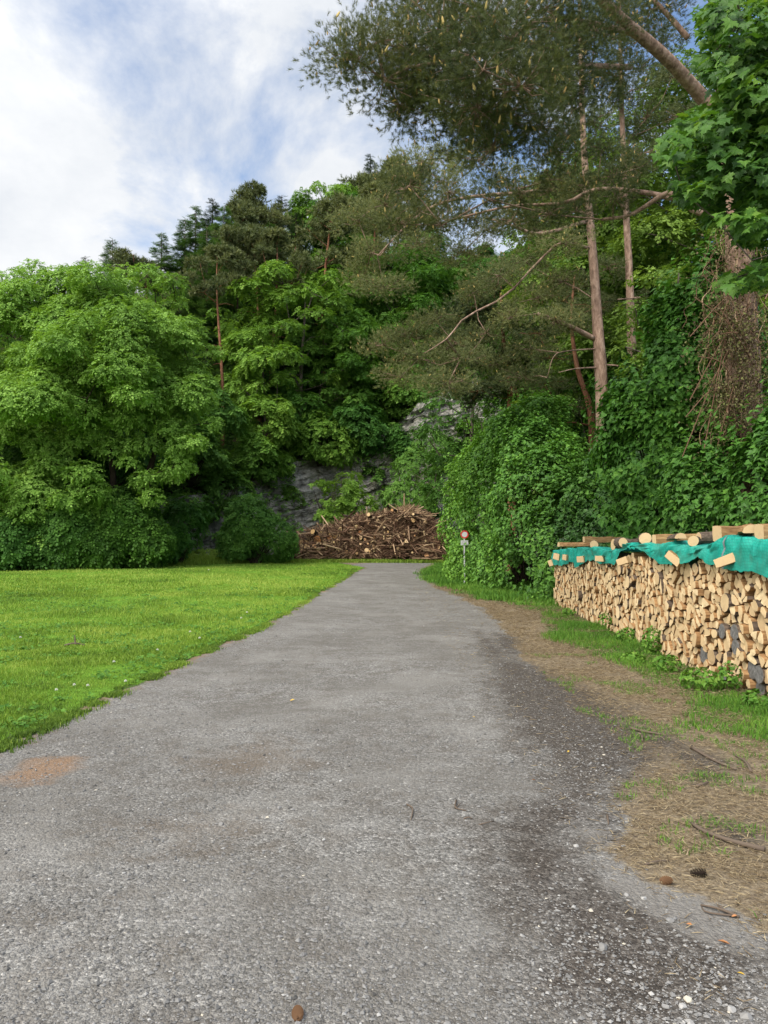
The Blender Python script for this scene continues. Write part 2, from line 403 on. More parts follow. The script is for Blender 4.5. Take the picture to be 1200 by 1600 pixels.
base = ramp(nt, f, [(.3, (.16, .085, .04)), (.55, (.32, .185, .085)), (.75, (.48, .31, .15))]); finish(nt, base, .85, .1, f, .4, .006); M['side'] = m
m, nt = mat('firewood_bark'); v = objco(nt, (.4, 1, 1)); f = noise(nt, 30, 5, .65, v)
base = ramp(nt, f, [(.35, (.055, .040, .030)), (.6, (.14, .105, .08)), (.75, (.25, .2, .16))]); finish(nt, base, .9, .1, f, .7, .012); M['wbark'] = m
m, nt = mat('weathered_wood_end'); v = objco(nt); f = noise(nt, 30, 5, .6, v)
base = ramp(nt, f, [(.3, (.085, .08, .075)), (.6, (.17, .165, .16)), (.75, (.26, .25, .24))]); finish(nt, base, .85, .1, f, .4, .006); M['grey_end'] = m

# tarp
m, nt = mat('green_tarp'); t_ = nt.nodes.new('ShaderNodeUVMap'); t_.uv_map = 'UVMap'
sp = nt.nodes.new('ShaderNodeSeparateXYZ'); nt.links.new(t_.outputs[0], sp.inputs[0])
def lines(o, per, wd):
    fr = mth(nt, 'FRACT', mth(nt, 'MULTIPLY', o, 1/per)); return mth(nt, 'LESS_THAN', fr, wd)
ln = mth(nt, 'MAXIMUM', lines(sp.outputs[0], .035, .16), lines(sp.outputs[1], .035, .16))
f = noise(nt, 5, 4, .6, t_.outputs[0])
dr = noise(nt, 1.7, 5, .65, t_.outputs[0], .8)
base = ramp(nt, f, [(.3, (.004, .24, .19)), (.7, (.016, .42, .325))]); base = mixc(nt, ramp(nt, dr, [(.45, (0, 0, 0)), (.75, (.45, .45, .45))]), base, (.09, .26, .20)); base = mixc(nt, mth(nt, 'MULTIPLY', ln, .55), base, (.003, .17, .14))
finish(nt, base, .45, .4, ln, .25, .003, trans=.12); M['tarp'] = m
m, nt = mat('grey_strap'); finish(nt, (.16, .19, .2), .7, .2); M['strap'] = m

# earth: gravel, soil, straw, sand from painted-in ground masks (real changes of surface)
def earth(name):
    m, nt = mat(name); v = objco(nt)
    def vor(sc, feat='F1'):
        q = nt.nodes.new('ShaderNodeTexVoronoi'); q.feature = feat; q.inputs['Scale'].default_value = sc; nt.links.new(v, q.inputs['Vector']); return q
    v1 = vor(62); v2 = vor(150); v3 = vor(26)
    def bw(q):
        s_ = nt.nodes.new('ShaderNodeSeparateColor'); nt.links.new(q.outputs['Color'], s_.inputs[0]); return s_.outputs[0]
    big = noise(nt, .55, 5, .6, v, .3); mid = noise(nt, 4.5, 6, .65, v); fine = noise(nt, 40, 3, .6, v)
    pick = mth(nt, 'ADD', mth(nt, 'MULTIPLY', bw(v1), .6), mth(nt, 'MULTIPLY', bw(v2), .4))
    grav = ramp(nt, pick, [(.06, (.055, .052, .047)), (.3, (.125, .120, .110)), (.55, (.190, .183, .170)), (.82, (.275, .266, .248)), (.96, (.47, .455, .425))])
    grav = mixc(nt, mth(nt, 'MULTIPLY', ramp(nt, mid, [(.45, (0, 0, 0)), (.66, (1, 1, 1))]), .55), grav, (.095, .078, .060))
    grav = mixc(nt, mth(nt, 'MULTIPLY', ramp(nt, big, [(.42, (0, 0, 0)), (.60, (1, 1, 1))]), .55), grav, (.125, .115, .10))
    pale = noise(nt, .9, 4, .55, v, .5); grav = mixc(nt, mth(nt, 'MULTIPLY', ramp(nt, pale, [(.48, (0, 0, 0)), (.66, (1, 1, 1))]), .32), grav, (.29, .28, .258))
    dark = ramp(nt, pick, [(.2, (.030, .024, .019)), (.6, (.070, .058, .047)), (.88, (.12, .105, .09)), (.97, (.34, .33, .31))])
    sand = ramp(nt, fine, [(.3, (.135, .125, .112)), (.7, (.225, .212, .192))])
    stf = noise(nt, 22, 6, .7, v, 1.0)
    straw = ramp(nt, stf, [(.3, (.080, .060, .042)), (.5, (.185, .145, .095)), (.7, (.33, .27, .18))])
    orange = ramp(nt, fine, [(.3, (.17, .10, .055)), (.7, (.30, .185, .105))])
    green = ramp(nt, stf, [(.3, (.030, .055, .012)), (.7, (.075, .125, .025))])
    def msk(a, lo=.38, hi=.62):
        q = mth(nt, 'ADD', attr(nt, a), mth(nt, 'MULTIPLY', mth(nt, 'SUBTRACT', mid, .5), .9)); return mth(nt, 'MULTIPLY', mth(nt, 'SUBTRACT', q, lo), 1/(hi-lo), True)
    c = mixc(nt, msk('gravel'), straw, grav)
    c = mixc(nt, mth(nt, 'MULTIPLY', msk('brown', .2, .8), .6), c, (.12, .09, .062)); c = mixc(nt, mth(nt, 'MULTIPLY', msk('dark', .25, .85), .88), c, dark)
    c = mixc(nt, mth(nt, 'MULTIPLY', msk('sand'), .8), c, sand); c = mixc(nt, mth(nt, 'MULTIPLY', msk('orange', .3, .9), .75), c, orange)
    c = mixc(nt, msk('green'), c, green)
    h = mth(nt, 'ADD', mth(nt, 'MULTIPLY', v1.outputs['Distance'], -1.0), mth(nt, 'ADD', mth(nt, 'MULTIPLY', v2.outputs['Distance'], -.5), mth(nt, 'MULTIPLY', pick, .5)))
    h = mth(nt, 'ADD', h, mth(nt, 'MULTIPLY', mid, 1.2))
    finish(nt, c, .9, .2, h, .75, .011); return m
M['earth'] = earth('earth'); M['road'] = earth('gravel')
m, nt = mat('meadow_turf'); v = objco(nt); f = noise(nt, 9, 6, .7, v); g = noise(nt, .5, 4, .6, v)
base = ramp(nt, f, [(.3, (.055, .130, .012)), (.6, (.11, .235, .020)), (.8, (.2, .32, .05))]); base = mixc(nt, mth(nt, 'MULTIPLY', g, .3), base, (.16, .26, .03))
finish(nt, base, .9, .1, f, .8, .05); M['turf'] = m
m, nt = mat('forest_floor'); v = objco(nt); f = noise(nt, 1.2, 6, .65, v); g = noise(nt, 9, 5, .7, v)
base = ramp(nt, f, [(.35, (.018, .015, .010)), (.55, (.030, .042, .012)), (.75, (.035, .065, .014))]); base = mixc(nt, mth(nt, 'MULTIPLY', g, .5), base, (.05, .036, .022))
finish(nt, base, .95, .05, g, 1, .2); M['floor'] = m
m, nt = mat('cliff_rock'); v = objco(nt, (.5, .5, 1.3), (0, math.radians(22), 0)); v2_ = objco(nt)
f = noise(nt, 2.2, 8, .68, v, .6); g = noise(nt, .35, 4, .6, v2_); st2 = noise(nt, 1.1, 4, .6, objco(nt, (1.6, 1, .16)))
base = ramp(nt, f, [(.32, (.095, .088, .076)), (.48, (.25, .238, .21)), (.66, (.46, .44, .385))])
base = mixc(nt, mth(nt, 'MULTIPLY', ramp(nt, st2, [(.45, (0, 0, 0)), (.65, (1, 1, 1))]), .55), base, (.055, .056, .058))
base = mixc(nt, mth(nt, 'MULTIPLY', ramp(nt, g, [(.45, (0, 0, 0)), (.62, (1, 1, 1))]), .6), base, (.055, .062, .030))
finish(nt, base, .9, .15, f, 1, .25); M['rock'] = m
m, nt = mat('stone'); oi = nt.nodes.new('ShaderNodeObjectInfo'); tt = attr(nt, 'tint'); f = noise(nt, 60, 4, .6, objco(nt))
base = ramp(nt, tt, [(0, (.06, .057, .053)), (.4, (.16, .157, .152)), (.75, (.25, .244, .235)), (.93, (.42, .41, .39)), (1, (.5, .45, .36))]); base = mixc(nt, mth(nt, 'MULTIPLY', f, .4), base, (.12, .115, .105))
finish(nt, base, .8, .25); M['stone'] = m
def flatm(name, c, rough=.6, spec=.3):
    m, nt = mat(name); f = noise(nt, 14, 4, .6, objco(nt)); finish(nt, mixc(nt, mth(nt, 'MULTIPLY', f, .3), c, tuple(x*.6 for x in c)), rough, spec); return m
M['twig'] = leafmat('twig_bark', (.045, .024, .016), (.160, .092, .058), (.46, .33, .20), trans=0, rough=.85, spec=.1, objvar=0)
M['brushcore'] = flatm('brush_gap_dark', (.035, .024, .018), .95, .05)  # heap core coloured dark so gaps between twigs and logs read as shade
M['cut_end'] = leafmat('fresh_cut', (.30, .13, .045), (.52, .33, .15), (.68, .50, .28), trans=0, rough=.8, spec=.1, objvar=.2)
M['stick'] = flatm('stick_bark', (.12, .092, .07), .9, .1)
M['steel'] = flatm('galvanised_steel', (.42, .43, .43), .45, .5); M['white'] = flatm('white_enamel', (.55, .56, .56), .4, .4)
M['red'] = flatm('red_enamel', (.55, .02, .02), .4, .4); M['ink'] = flatm('black_ink', (.05, .05, .05), .6, .2)
M['leaf_y'] = flatm('yellow_leaf', (.55, .36, .05)); M['leaf_o'] = flatm('orange_leaf', (.36, .16, .06))
M['pinecone'] = flatm('pine_cone_scales', (.16, .09, .05), .9, .1); M['darkcone'] = flatm('old_cone_scales', (.035, .025, .02), .9, .1)

# ------------------------------------------------------------------ ground, road, meadow
def polyw(pp): return np.array([gp(a, b) for a, b in pp])
def sdist(x, y, P):      # signed distance, positive inside
    x = np.asarray(x, float); y = np.asarray(y, float); n = len(P); d = np.full(x.shape, 1e9); ins = np.zeros(x.shape, bool)
    for i in range(n):
        a, b = P[i], P[(i+1) % n]; e = b-a; L = max(e@e, 1e-9)
        t = np.clip(((x-a[0])*e[0]+(y-a[1])*e[1])/L, 0, 1)
        d = np.minimum(d, np.hypot(x-a[0]-t*e[0], y-a[1]-t*e[1]))
        c = (a[1] > y) != (b[1] > y)
        with np.errstate(divide='ignore', invalid='ignore'):
            xi = a[0]+(y-a[1])*e[0]/(e[1] if abs(e[1]) > 1e-9 else 1e-9)
        ins ^= c & (x < xi)
    return np.where(ins, d, -d)
LEFT = [(0, 1170), (60, 1142), (130, 1108), (210, 1072), (330, 1015), (400, 985), (470, 945), (545, 900), (572, 887), (524, 885.5)]
lw = [tuple(p) for p in polyw(LEFT)]
RIGHT = [(560, 880.5), (690, 876.5), (668, 884), (655, 894), (668, 910), (700, 925), (752, 950), (795, 985), (800, 1012), (860, 1065), (925, 1125), (1002, 1200), (955, 1245), (962, 1330), (1060, 1392), (1200, 1450)]
rw = [tuple(p) for p in polyw(RIGHT)]
ROAD = np.array([(-3.35, -8), (-3.25, 3.0)]+lw+rw+[(2.6, 2.6), (3.2, 1.2), (3.4, -8)])
MEADOW = np.array([(-3.35, -8), (-3.25, 3.0)]+lw[:-1]+[(-3.0, 49.5), (-6.5, 50.0), (-9.5, 47.0), (-14, 42.5), (-19.5, 37.5), (-27, 32), (-60, 25), (-60, -8)])
DARK = polyw([(745, 985), (800, 1025), (900, 1065), (990, 1110), (1050, 1190), (1000, 1225), (950, 1250), (900, 1300), (940, 1375), (1080, 1440), (1210, 1490), (1210, 1620), (1150, 1700), (900, 1700), (830, 1560), (760, 1420), (740, 1320), (840, 1230), (790, 1120), (760, 1050)])
DARK2 = [polyw([(980, 1130), (1040, 1140), (1100, 1170), (1160, 1195), (1150, 1225), (1080, 1230), (1030, 1185), (985, 1155)]), polyw([(1120, 1270), (1200, 1290), (1230, 1330), (1150, 1330), (1080, 1290)]), polyw([(770, 985), (815, 1000), (810, 1030), (770, 1010)])]
SAND = polyw([(915, 1300), (960, 1335), (1060, 1395), (1200, 1445), (1200, 1490), (1080, 1455), (950, 1385)])
ORANGE = polyw([(10, 1215), (60, 1190), (120, 1186), (118, 1205), (60, 1222)])
BROWN1 = polyw([(300, 1190), (420, 1160), (470, 1190), (420, 1215), (330, 1212)])
BROWN2 = polyw([(140, 1295), (340, 1270), (420, 1300), (330, 1330), (200, 1320)])
GREENS = [polyw(p) for p in ([(655, 893), (670, 887), (690, 880), (760, 890), (880, 935), (960, 960), (880, 975), (812, 948), (740, 935), (665, 908)],
    [(860, 962), (1000, 985), (1100, 1040), (1190, 1080), (1260, 1100), (1240, 1180), (1120, 1130), (1060, 1080), (960, 1030), (860, 1000)])]
def masks(x, y):
    wob = 0.16*fbm(x*1.6, y*1.6, s=21)+0.05*vnoise(x*9, y*9, s=22); far = 1+np.clip(y-12, 0, 40)*.06
    def s_(P, soft): return np.clip(.5+(sdist(x, y, P)+wob*far)/(2*soft*far), 0, 1)
    br = np.maximum(s_(BROWN1, .35)*.8, s_(BROWN2, .4)*.7)
    road = s_(ROAD, .12); edge = np.clip(1-np.abs(sdist(x, y, ROAD)+wob*.6)/.35, 0, 1)*(x < 0)
    g = np.maximum(s_(GREENS[0], .25), s_(GREENS[1], .3))
    g = np.maximum(g, sstep(6, 8, x)*.9); g = np.maximum(g, s_(MEADOW, .10)*.9); g = np.maximum(g, sstep(49.5, 51, y)*.8*(road < .5))
    right = sstep(.8, 2.2, x-(-.03*(y-3)))*.5*(y < 14)
    return dict(gravel=road, dark=np.maximum.reduce([s_(DARK, .34)*1.0]+[s_(p, .2)*.85 for p in DARK2]), sand=s_(SAND, .12), orange=np.maximum(s_(ORANGE, .15), edge*.6), brown=np.maximum(br, right*.5), green=g)
def lines_(a, b, ks):    # geometric grid lines
    out = [a]
    while out[-1] < b:
        st = np.interp(out[-1], [k[0] for k in ks], [k[1] for k in ks]); out.append(out[-1]+st)
    return np.array(out)
def sheet(name, xs, ys, dz, keep, mt, kind='structure', zf=G, extra=True):
    X, Y = np.meshgrid(xs, ys); x = X.ravel(); y = Y.ravel(); nx, ny = len(xs), len(ys)
    i = np.arange(nx-1)[None]+np.arange(ny-1)[:, None]*nx; q = np.stack([i, i+1, i+1+nx, i+nx], -1).reshape(-1, 4)
    if keep is not None:
        cx = x[q].mean(1); cy = y[q].mean(1); q = q[keep(cx, cy)]
        used = np.unique(q); mp_ = np.full(len(x), -1); mp_[used] = np.arange(len(used)); q = mp_[q]; x, y = x[used], y[used]
    V = np.stack([x, y, zf(x, y)+dz], 1)
    o = build(name, V, [q], M[mt] if isinstance(mt, str) else mt, smooth=True, vattrs=masks(x, y) if extra else None)
    return tag(o, kind=kind)
XS = lines_(-60, 60, [(-60, 6), (-12, .8), (-4.5, .07), (3.5, .05), (6, .12), (12, 1.2), (60, 8)])
YS = lines_(-8, 70, [(-8, .5), (1.5, .06), (9, .06), (20, .18), (50, .5), (70, 2)])
def Gfar(x, y): return G(x, y)
sheet('ground', np.concatenate([np.linspace(-900, -62, 14), XS, np.linspace(66, 900, 14)]), np.concatenate([np.linspace(-400, -10, 8), YS, np.linspace(76, 1200, 14)]), 0, None, 'earth', zf=Gfar)
sheet('road', XS, YS, .004, lambda a, b: (sdist(a, b, ROAD)+.05*fbm(a*4, b*4, s=31)) > 0, 'road')
MXS = lines_(-60, 0, [(-60, 4), (-12, .6), (-5, .15), (0, .12)]); MYS = lines_(-8, 51, [(-8, .5), (2, .15), (15, .2), (51, .5)])
sheet('meadow', MXS, MYS, .006, lambda a, b: sdist(a, b, MEADOW) > .06, 'turf', extra=False)

# hillside and cliff
hx = np.concatenate([np.linspace(-160, -62, 14), np.linspace(-60, 45, 106), np.linspace(48, 160, 16)]); hd = np.concatenate([[.2, .8, 1.6, 2.5, 3.3, 4.2], np.linspace(5, 60, 50), [80, 120, 200]])
Xg, Dg = np.meshgrid(hx, hd); Yg = foot(Xg)+Dg; nx = len(hx); i = np.arange(nx-1)[None]+np.arange(len(hd)-1)[:, None]*nx
q = np.stack([i, i+1, i+1+nx, i+nx], -1).reshape(-1, 4)
tag(build('hillside', np.stack([Xg.ravel(), Yg.ravel(), (HZ(Xg, Yg)-.25*(Dg < 1)).ravel()], 1), [q], M['floor'], smooth=True), kind='structure')
u = np.linspace(-26, 24, 420); vv = np.linspace(-.03, 1.04, 150); U, W = np.meshgrid(u, vv)
zt = cliffh(U)*(1+.16*fbm(U*.25, U*0, s=41)); Z = W*zt
stz = Z*1.0-U*.36
disp = .9*fbm(U*.12, Z*.18, s=43)+.55*np.abs(vnoise(U*.25, stz*1.3, s=44))+.28*np.round(3*vnoise(U*.18+3, stz*2.1, s=45))/3+.14*vnoise(U*1.7, stz*4.5, s=46)+.3*np.round(2*vnoise(U*.6, Z*.25, s=47))/2
cells_ = _h(np.floor(U*.9+.35*vnoise(U*2, Z*2, s=6)).astype(np.int64), np.floor(stz*1.5+.4*vnoise(U*1.3, Z*1.3, s=7)).astype(np.int64), np.zeros(U.shape, np.int64), 5)
cells2_ = _h(np.floor(U*2.6+.4*vnoise(U*3, Z*3, s=8)).astype(np.int64), np.floor(stz*4.2).astype(np.int64), np.zeros(U.shape, np.int64), 15)
Yc = foot(U)-.3+W*2.2-.55*cells_-.18*cells2_-disp*.6-.6*np.maximum(0, W-.6)
Yc = np.where(W > .98, foot(U)+3.2, Yc)
nx = len(u); i = np.arange(nx-1)[None]+np.arange(len(vv)-1)[:, None]*nx; q = np.stack([i, i+1, i+1+nx, i+nx], -1).reshape(-1, 4)
tag(build('cliff', np.stack([U.ravel(), Yc.ravel(), (G(U, Yc)+Z).ravel()], 1), [q], M['rock']), kind='structure')

# ------------------------------------------------------------------ grass, stones, litter
def blades(name, x, y, h, wd, mt, rg, lean=.5, tint=None, zf=G):
    n = len(x); th = rg.uniform(0, 2*math.pi, n); z = zf(x, y)
    B = np.stack([x, y, z], 1); s = np.stack([np.cos(th), np.sin(th), 0*th], 1)*wd[:, None]*.5
    la = rg.uniform(0, 2*math.pi, n); l = np.abs(rg.normal(0, lean, n))*h; L = np.stack([np.cos(la)*l, np.sin(la)*l, 0*l], 1)
    up_ = np.stack([0*h, 0*h, h], 1); md = B+L*.35+up_*.55; tp = B+L+up_*(1-.25*np.minimum(1, l/h)[:, None])
    V = np.stack([B-s, B+s, md+s*.75, md-s*.75, tp], 1).reshape(-1, 3); o = np.arange(n)[:, None]*5
    t = tint if tint is not None else rg.uniform(0, 1, n)
    ob = build(name, V, [o+np.array([[0, 1, 2, 3]]), o+np.array([[3, 2, 4]])], M[mt], tint=np.concatenate([t, t]))
    return ob
rg = rngf(11)
def rand_in(n, y0, y1, half=.56, x0=None, x1=None, p=1.0):
    y = y0*(y1/y0)**(rg.uniform(0, 1, n)**p)
    x = rg.uniform(-1, 1, n)*y*half if x0 is None else rg.uniform(x0, x1, n)
    return x, y
xs_, ys_, hs_, ws_ = [], [], [], []
for (n, y0, y1, h, wd) in ((300000, 4.4, 12, .055, .006), (200000, 10, 24, .065, .011), (170000, 22, 52, .075, .024)):
    x, y = rand_in(n, y0, y1); k = x < 1; x, y = x[k], y[k]
    d = sdist(x, y, MEADOW)+.06*fbm(x*1.6, y*1.6, s=21)
    keep = (d > 0) & (rg.uniform(0, 1, len(x)) < np.clip(.5+d*1.4, 0, 1)); x, y, d = x[keep], y[keep], d[keep]
    pt = fbm(x*.7, y*.7, s=51); hh = h*(.8+.9*pt+.5*fbm(x*3, y*3, s=54))*np.clip(.6+d*.4, .6, 1)*rg.uniform(.5, 1.6, len(x))
    xs_.append(x); ys_.append(y); hs_.append(np.maximum(hh, .012)); ws_.append(np.full(len(x), wd)*rg.uniform(.7, 1.3, len(x)))
n = 60000; x, y = rand_in(n, 4.6, 40); x = np.interp(y, [p_[1] for p_ in [(-3.25, 3.0)]+lw[:-2]], [p_[0] for p_ in [(-3.25, 3.0)]+lw[:-2]])+rg.normal(0, .065, n); k = fbm(x*2.2, y*2.2, s=57)+.4*fbm(x*8, y*8, s=58) > .02; x, y = x[k], y[k]
xs_.append(x); ys_.append(y); hs_.append(rg.uniform(.02, .06, len(x))); ws_.append(np.full(len(x), .007)*(1+y*.03))
x, y, h, wd = map(np.concatenate, (xs_, ys_, hs_, ws_))
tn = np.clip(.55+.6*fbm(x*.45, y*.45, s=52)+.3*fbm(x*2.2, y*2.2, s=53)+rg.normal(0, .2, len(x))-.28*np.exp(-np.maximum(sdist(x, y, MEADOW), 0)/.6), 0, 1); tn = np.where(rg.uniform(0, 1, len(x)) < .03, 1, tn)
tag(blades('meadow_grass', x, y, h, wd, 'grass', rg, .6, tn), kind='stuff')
# lush strip where field meets the wood
x = np.concatenate([rg.uniform(-34, 2.5, 70000), rg.uniform(-6.5, 5, 14000)]); base = np.interp(x, [-34, -27, -19.5, -14, -9.5, -6.5, -3, 5], [28, 32, 37.5, 42.5, 47, 49.4, 49.6, 49.8]); y = base+np.where(np.arange(len(x)) < 70000, rg.uniform(-.3, 3.5, len(x)), rg.uniform(0, .9, len(x)))
hump = .25+.35*np.exp(-((x+10.5)/2.6)**2)*np.exp(-((y-base-1.2)/1.2)**2)
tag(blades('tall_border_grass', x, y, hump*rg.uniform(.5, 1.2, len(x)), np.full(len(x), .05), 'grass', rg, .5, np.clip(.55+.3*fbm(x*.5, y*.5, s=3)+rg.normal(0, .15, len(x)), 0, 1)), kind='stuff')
# verge grass by hedge and woodpile
def vin(n, P, y0, y1, x0, x1, dens):
    x = rg.uniform(x0, x1, n); y = y0*(y1/y0)**rg.uniform(0, 1, n); d = sdist(x, y, P)+.6*fbm(x*1.5, y*1.5, s=61); k = d > rg.uniform(-.1, dens, n); return x[k], y[k]
xa, ya = vin(60000, GREENS[0], 18, 50, .5, 7, .3); xb, yb = vin(90000, GREENS[1], 6, 22, 2.4, 5.6, .35)
x = np.concatenate([xa, xb]); y = np.concatenate([ya, yb]); h = np.where(y > 19, .15, .085)*(.8+1.1*fbm(x*1.3, y*1.3, s=62)); h = np.maximum(h, .015)*rg.uniform(.6, 1.5, len(x))
tag(blades('verge_grass', x, y, h, np.where(y > 19, .022, .009)*1.0, 'vgrass', rg, .6, np.clip(.45+.4*fbm(x*.9, y*.9, s=63)+rg.normal(0, .2, len(x)), 0, 1)), kind='stuff')
# sparse tufts on the straw ground
x = rg.uniform(1.4, 5.0, 60000); y = rg.uniform(3.2, 11, 60000); mm = masks(x, y); k = (mm['gravel'] < .4) & (fbm(x*2.2, y*2.2, s=64) > .10) & (fbm(x*9, y*9, s=65) > -.1); x, y = x[k], y[k]
tag(blades('sparse_grass', x, y, rg.uniform(.015, .05, len(x)), np.full(len(x), .005), 'vgrass', rg, .9), kind='stuff')
# straw and needle litter, lying blades
x = rg.uniform(1.0, 5.2, 230000); y = 2.6*(27/2.6)**rg.uniform(0, 1, 230000); mm = masks(x, y); pr = np.clip(1-mm['gravel'], 0, 1)*(1-.8*mm['dark'])*(.35+.65*(fbm(x*2, y*2, s=66) > -.15))+.03
k = rg.uniform(0, 1, len(x)) < pr; x, y = x[k], y[k]; n = len(x)
P = np.stack([x, y, G(x, y)+rg.uniform(.004, .016, n)], 1); D = norm(np.stack([rg.normal(size=n), rg.normal(size=n), rg.normal(0, .16, n)], 1))
mb = MB(); T = (np.array([[-.03, 0, 0], [.03, 0, 0], [.025, .5, .05], [0, 1, 0], [-.025, .5, .05]]), [np.array([[0, 1, 2, 3, 4]])])
add_scatter(mb, T[0], T[1], P, D, norm(np.array([[0, 0, 1.]])+.3*rdir(rg, n)), rg.uniform(.02, .065, n)*(.75+y*.05), np.clip(rg.normal(.55, .28, n), 0, 1)); tag(mb.build('straw_litter', M['straw']), kind='stuff')
# gravel stones
def stones(mb, x, y, s, rg, tint, sink=.35):
    n = len(x); oc = np.array([[1, 0, 0], [0, 1, 0], [-1, 0, 0], [0, -1, 0], [.2, .1, .75], [0, -.1, -.8]])
    V = oc[None]*(1+rg.uniform(-.38, .25, (n, 6, 1)))*(s[:, None]*.5)[:, :, None]*np.stack([np.ones(n), rg.uniform(.6, 1, n), rg.uniform(.5, .85, n)], 1)[:, None]
    a = rg.uniform(0, 6.28, n); c, s_ = np.cos(a)[:, None], np.sin(a)[:, None]
    X = V[..., 0]*c-V[..., 1]*s_; Y = V[..., 0]*s_+V[..., 1]*c
    V = np.stack([X+x[:, None], Y+y[:, None], V[..., 2]+(G(x, y)+.004+s*.5*sink*.6)[:, None]], -1)
    f = np.array([[0, 1, 4], [1, 2, 4], [2, 3, 4], [3, 0, 4], [1, 0, 5], [2, 1, 5], [3, 2, 5], [0, 3, 5]])
    F = (np.arange(n)*6)[:, None, None]+f[None]; mb.add(V, [F.reshape(-1, 3)]); mb.T[3][-1] = np.repeat(tint, 8)
mb = MB(); n = 110000; y = 2.2*(15/2.2)**(rg.uniform(0, 1, n)**1.15); x = rg.uniform(-1, 1, n)*y*.56
mm = masks(x, y); k = (rg.uniform(0, 1, n) < mm['gravel']*(1-.75*mm['sand'])*np.clip(.45+.9*fbm(x*.8, y*.8, s=71), .08, 1)) ; x, y = x[k], y[k]; dk = mm['dark'][k]; n = len(x)
s = .004+.0055*rg.exponential(1, n); s = np.minimum(s, .032)*(.85+y*.04)
stones(mb, x, y, s, rg, np.clip(rg.normal(.42, .2, n)+.12*(dk > .5), 0, 1)); tag(mb.build('gravel', M['stone']), kind='stuff')

def one_stone(name, px, py, size, tint, label, cat='stone', seed=0, group=None, hgt=.7):
    r = rngf(seed+900); x, y = gp(px, py); a = np.array(rdir(r, 26)); 
    import bmesh
    bm = bmesh.new(); [bm.verts.new(tuple(v*np.array([1, r.uniform(.9, 1), hgt])*r.uniform(.85, 1.1))) for v in a]; bmesh.ops.convex_hull(bm, input=bm.verts)
    me = bpy.data.meshes.new(name); bm.to_mesh(me); bm.free(); me.materials.append(M['stone']); t = me.attributes.new('tint', 'FLOAT', 'FACE'); t.data.foreach_set('value', np.full(len(me.polygons), tint, np.float32))
    o = bpy.data.objects.new(name, me); col.objects.link(o); o.scale = (size/2,)*3; o.location = (x, y, float(G(x, y))+size*.28*hgt); o.rotation_euler = (0, 0, r.uniform(0, 6)); return tag(o, label, cat, group)
for k_, (px, py, sz, tn_, lb) in enumerate([(1047, 1441, .040, .6, 'angular grey stone standing up on the dark soil at the right'), (1014, 1474, .028, .75, 'pale grey stone left of and below the angular grey stone'),
    (1075, 1566, .036, 1.0, 'cream coloured stone near the bottom right of the track'), (1067, 1576, .030, .88, 'white pebble touching the cream coloured stone'), (1040, 1575, .028, .7, 'grey pebble just left of the white and cream stones'),
    (1142, 1580, .034, .85, 'flat pale stone in the bottom right corner of the track'), (1128, 1527, .026, .8, 'small grey stone on the dark soil beside the yellow leaf'), (979, 1400, .026, .78, 'pale pebble at the left end of the sandy strip'), (1006, 1406, .030, .9, 'white pebble on the edge of the sandy strip'),
    (797, 1192, .05, .3, 'dark grey lump of stone in the middle right of the track'), (908, 1377, .030, .7, 'flat grey stone embedded in gravel left of the sandy strip'), (942, 1484, .045, .55, 'broad flat grey stone embedded in the dark gravel'), (345, 1290, .035, .5, 'grey stone on the brown patch of the track at left'), (1165, 1594, .045, .7, 'blurred grey stone cut by the bottom edge at far right'),
    (900, 1324, .032, .85, 'pale stone on the wet dark soil beside the brown grass')]):
    one_stone('stone', px, py, sz, tn_, lb, seed=k_, group='larger stones lying on the track')
for k_, (px, py, sz, tn_, lb) in enumerate([(1041, 1382, .045, 0, 'brown pine cone on the sandy strip'), (465, 1592, .045, 0, 'reddish brown pine cone at the bottom edge of the track'), (1092, 1370, .055, 1, 'black old pine cone at the edge of the brown grass')]):
    x, y = gp(px, py); mb = MB(); r = rngf(k_+70); n = 60; t = (np.arange(n)+.5)/n; th = np.arange(n)*2.4; rr = np.sin(math.pi*(t*.85+.1))*.32
    P = np.stack([t-.5, np.cos(th)*rr*.5, np.sin(th)*rr*.5], 1); O = norm(np.stack([0*t+.3, np.cos(th), np.sin(th)], 1))
    add_scatter(mb, np.array([[-.5, 0, 0], [.5, 0, 0], [.35, .8, .1], [-.35, .8, .1]]), [np.array([[0, 1, 2, 3]])], P*1.3, O, norm(np.stack([0*t+1, 0*t, .01+0*t], 1)), np.full(n, .30), np.full(n, .5))
    V, b = tube_path([(-.6, 0, 0), (-.3, 0, 0), (.2, 0, 0), (.62, 0, 0)], [.05, .15, .13, .03], 8); mb.add(V, b)
    o = mb.build('pine_cone', M['darkcone'] if tn_ else M['pinecone']); o.scale = (sz,)*3; o.location = (x, y, float(G(x, y))+.018); o.rotation_euler = (0, .1, k_*1.3+.4); tag(o, lb, 'pine cone')
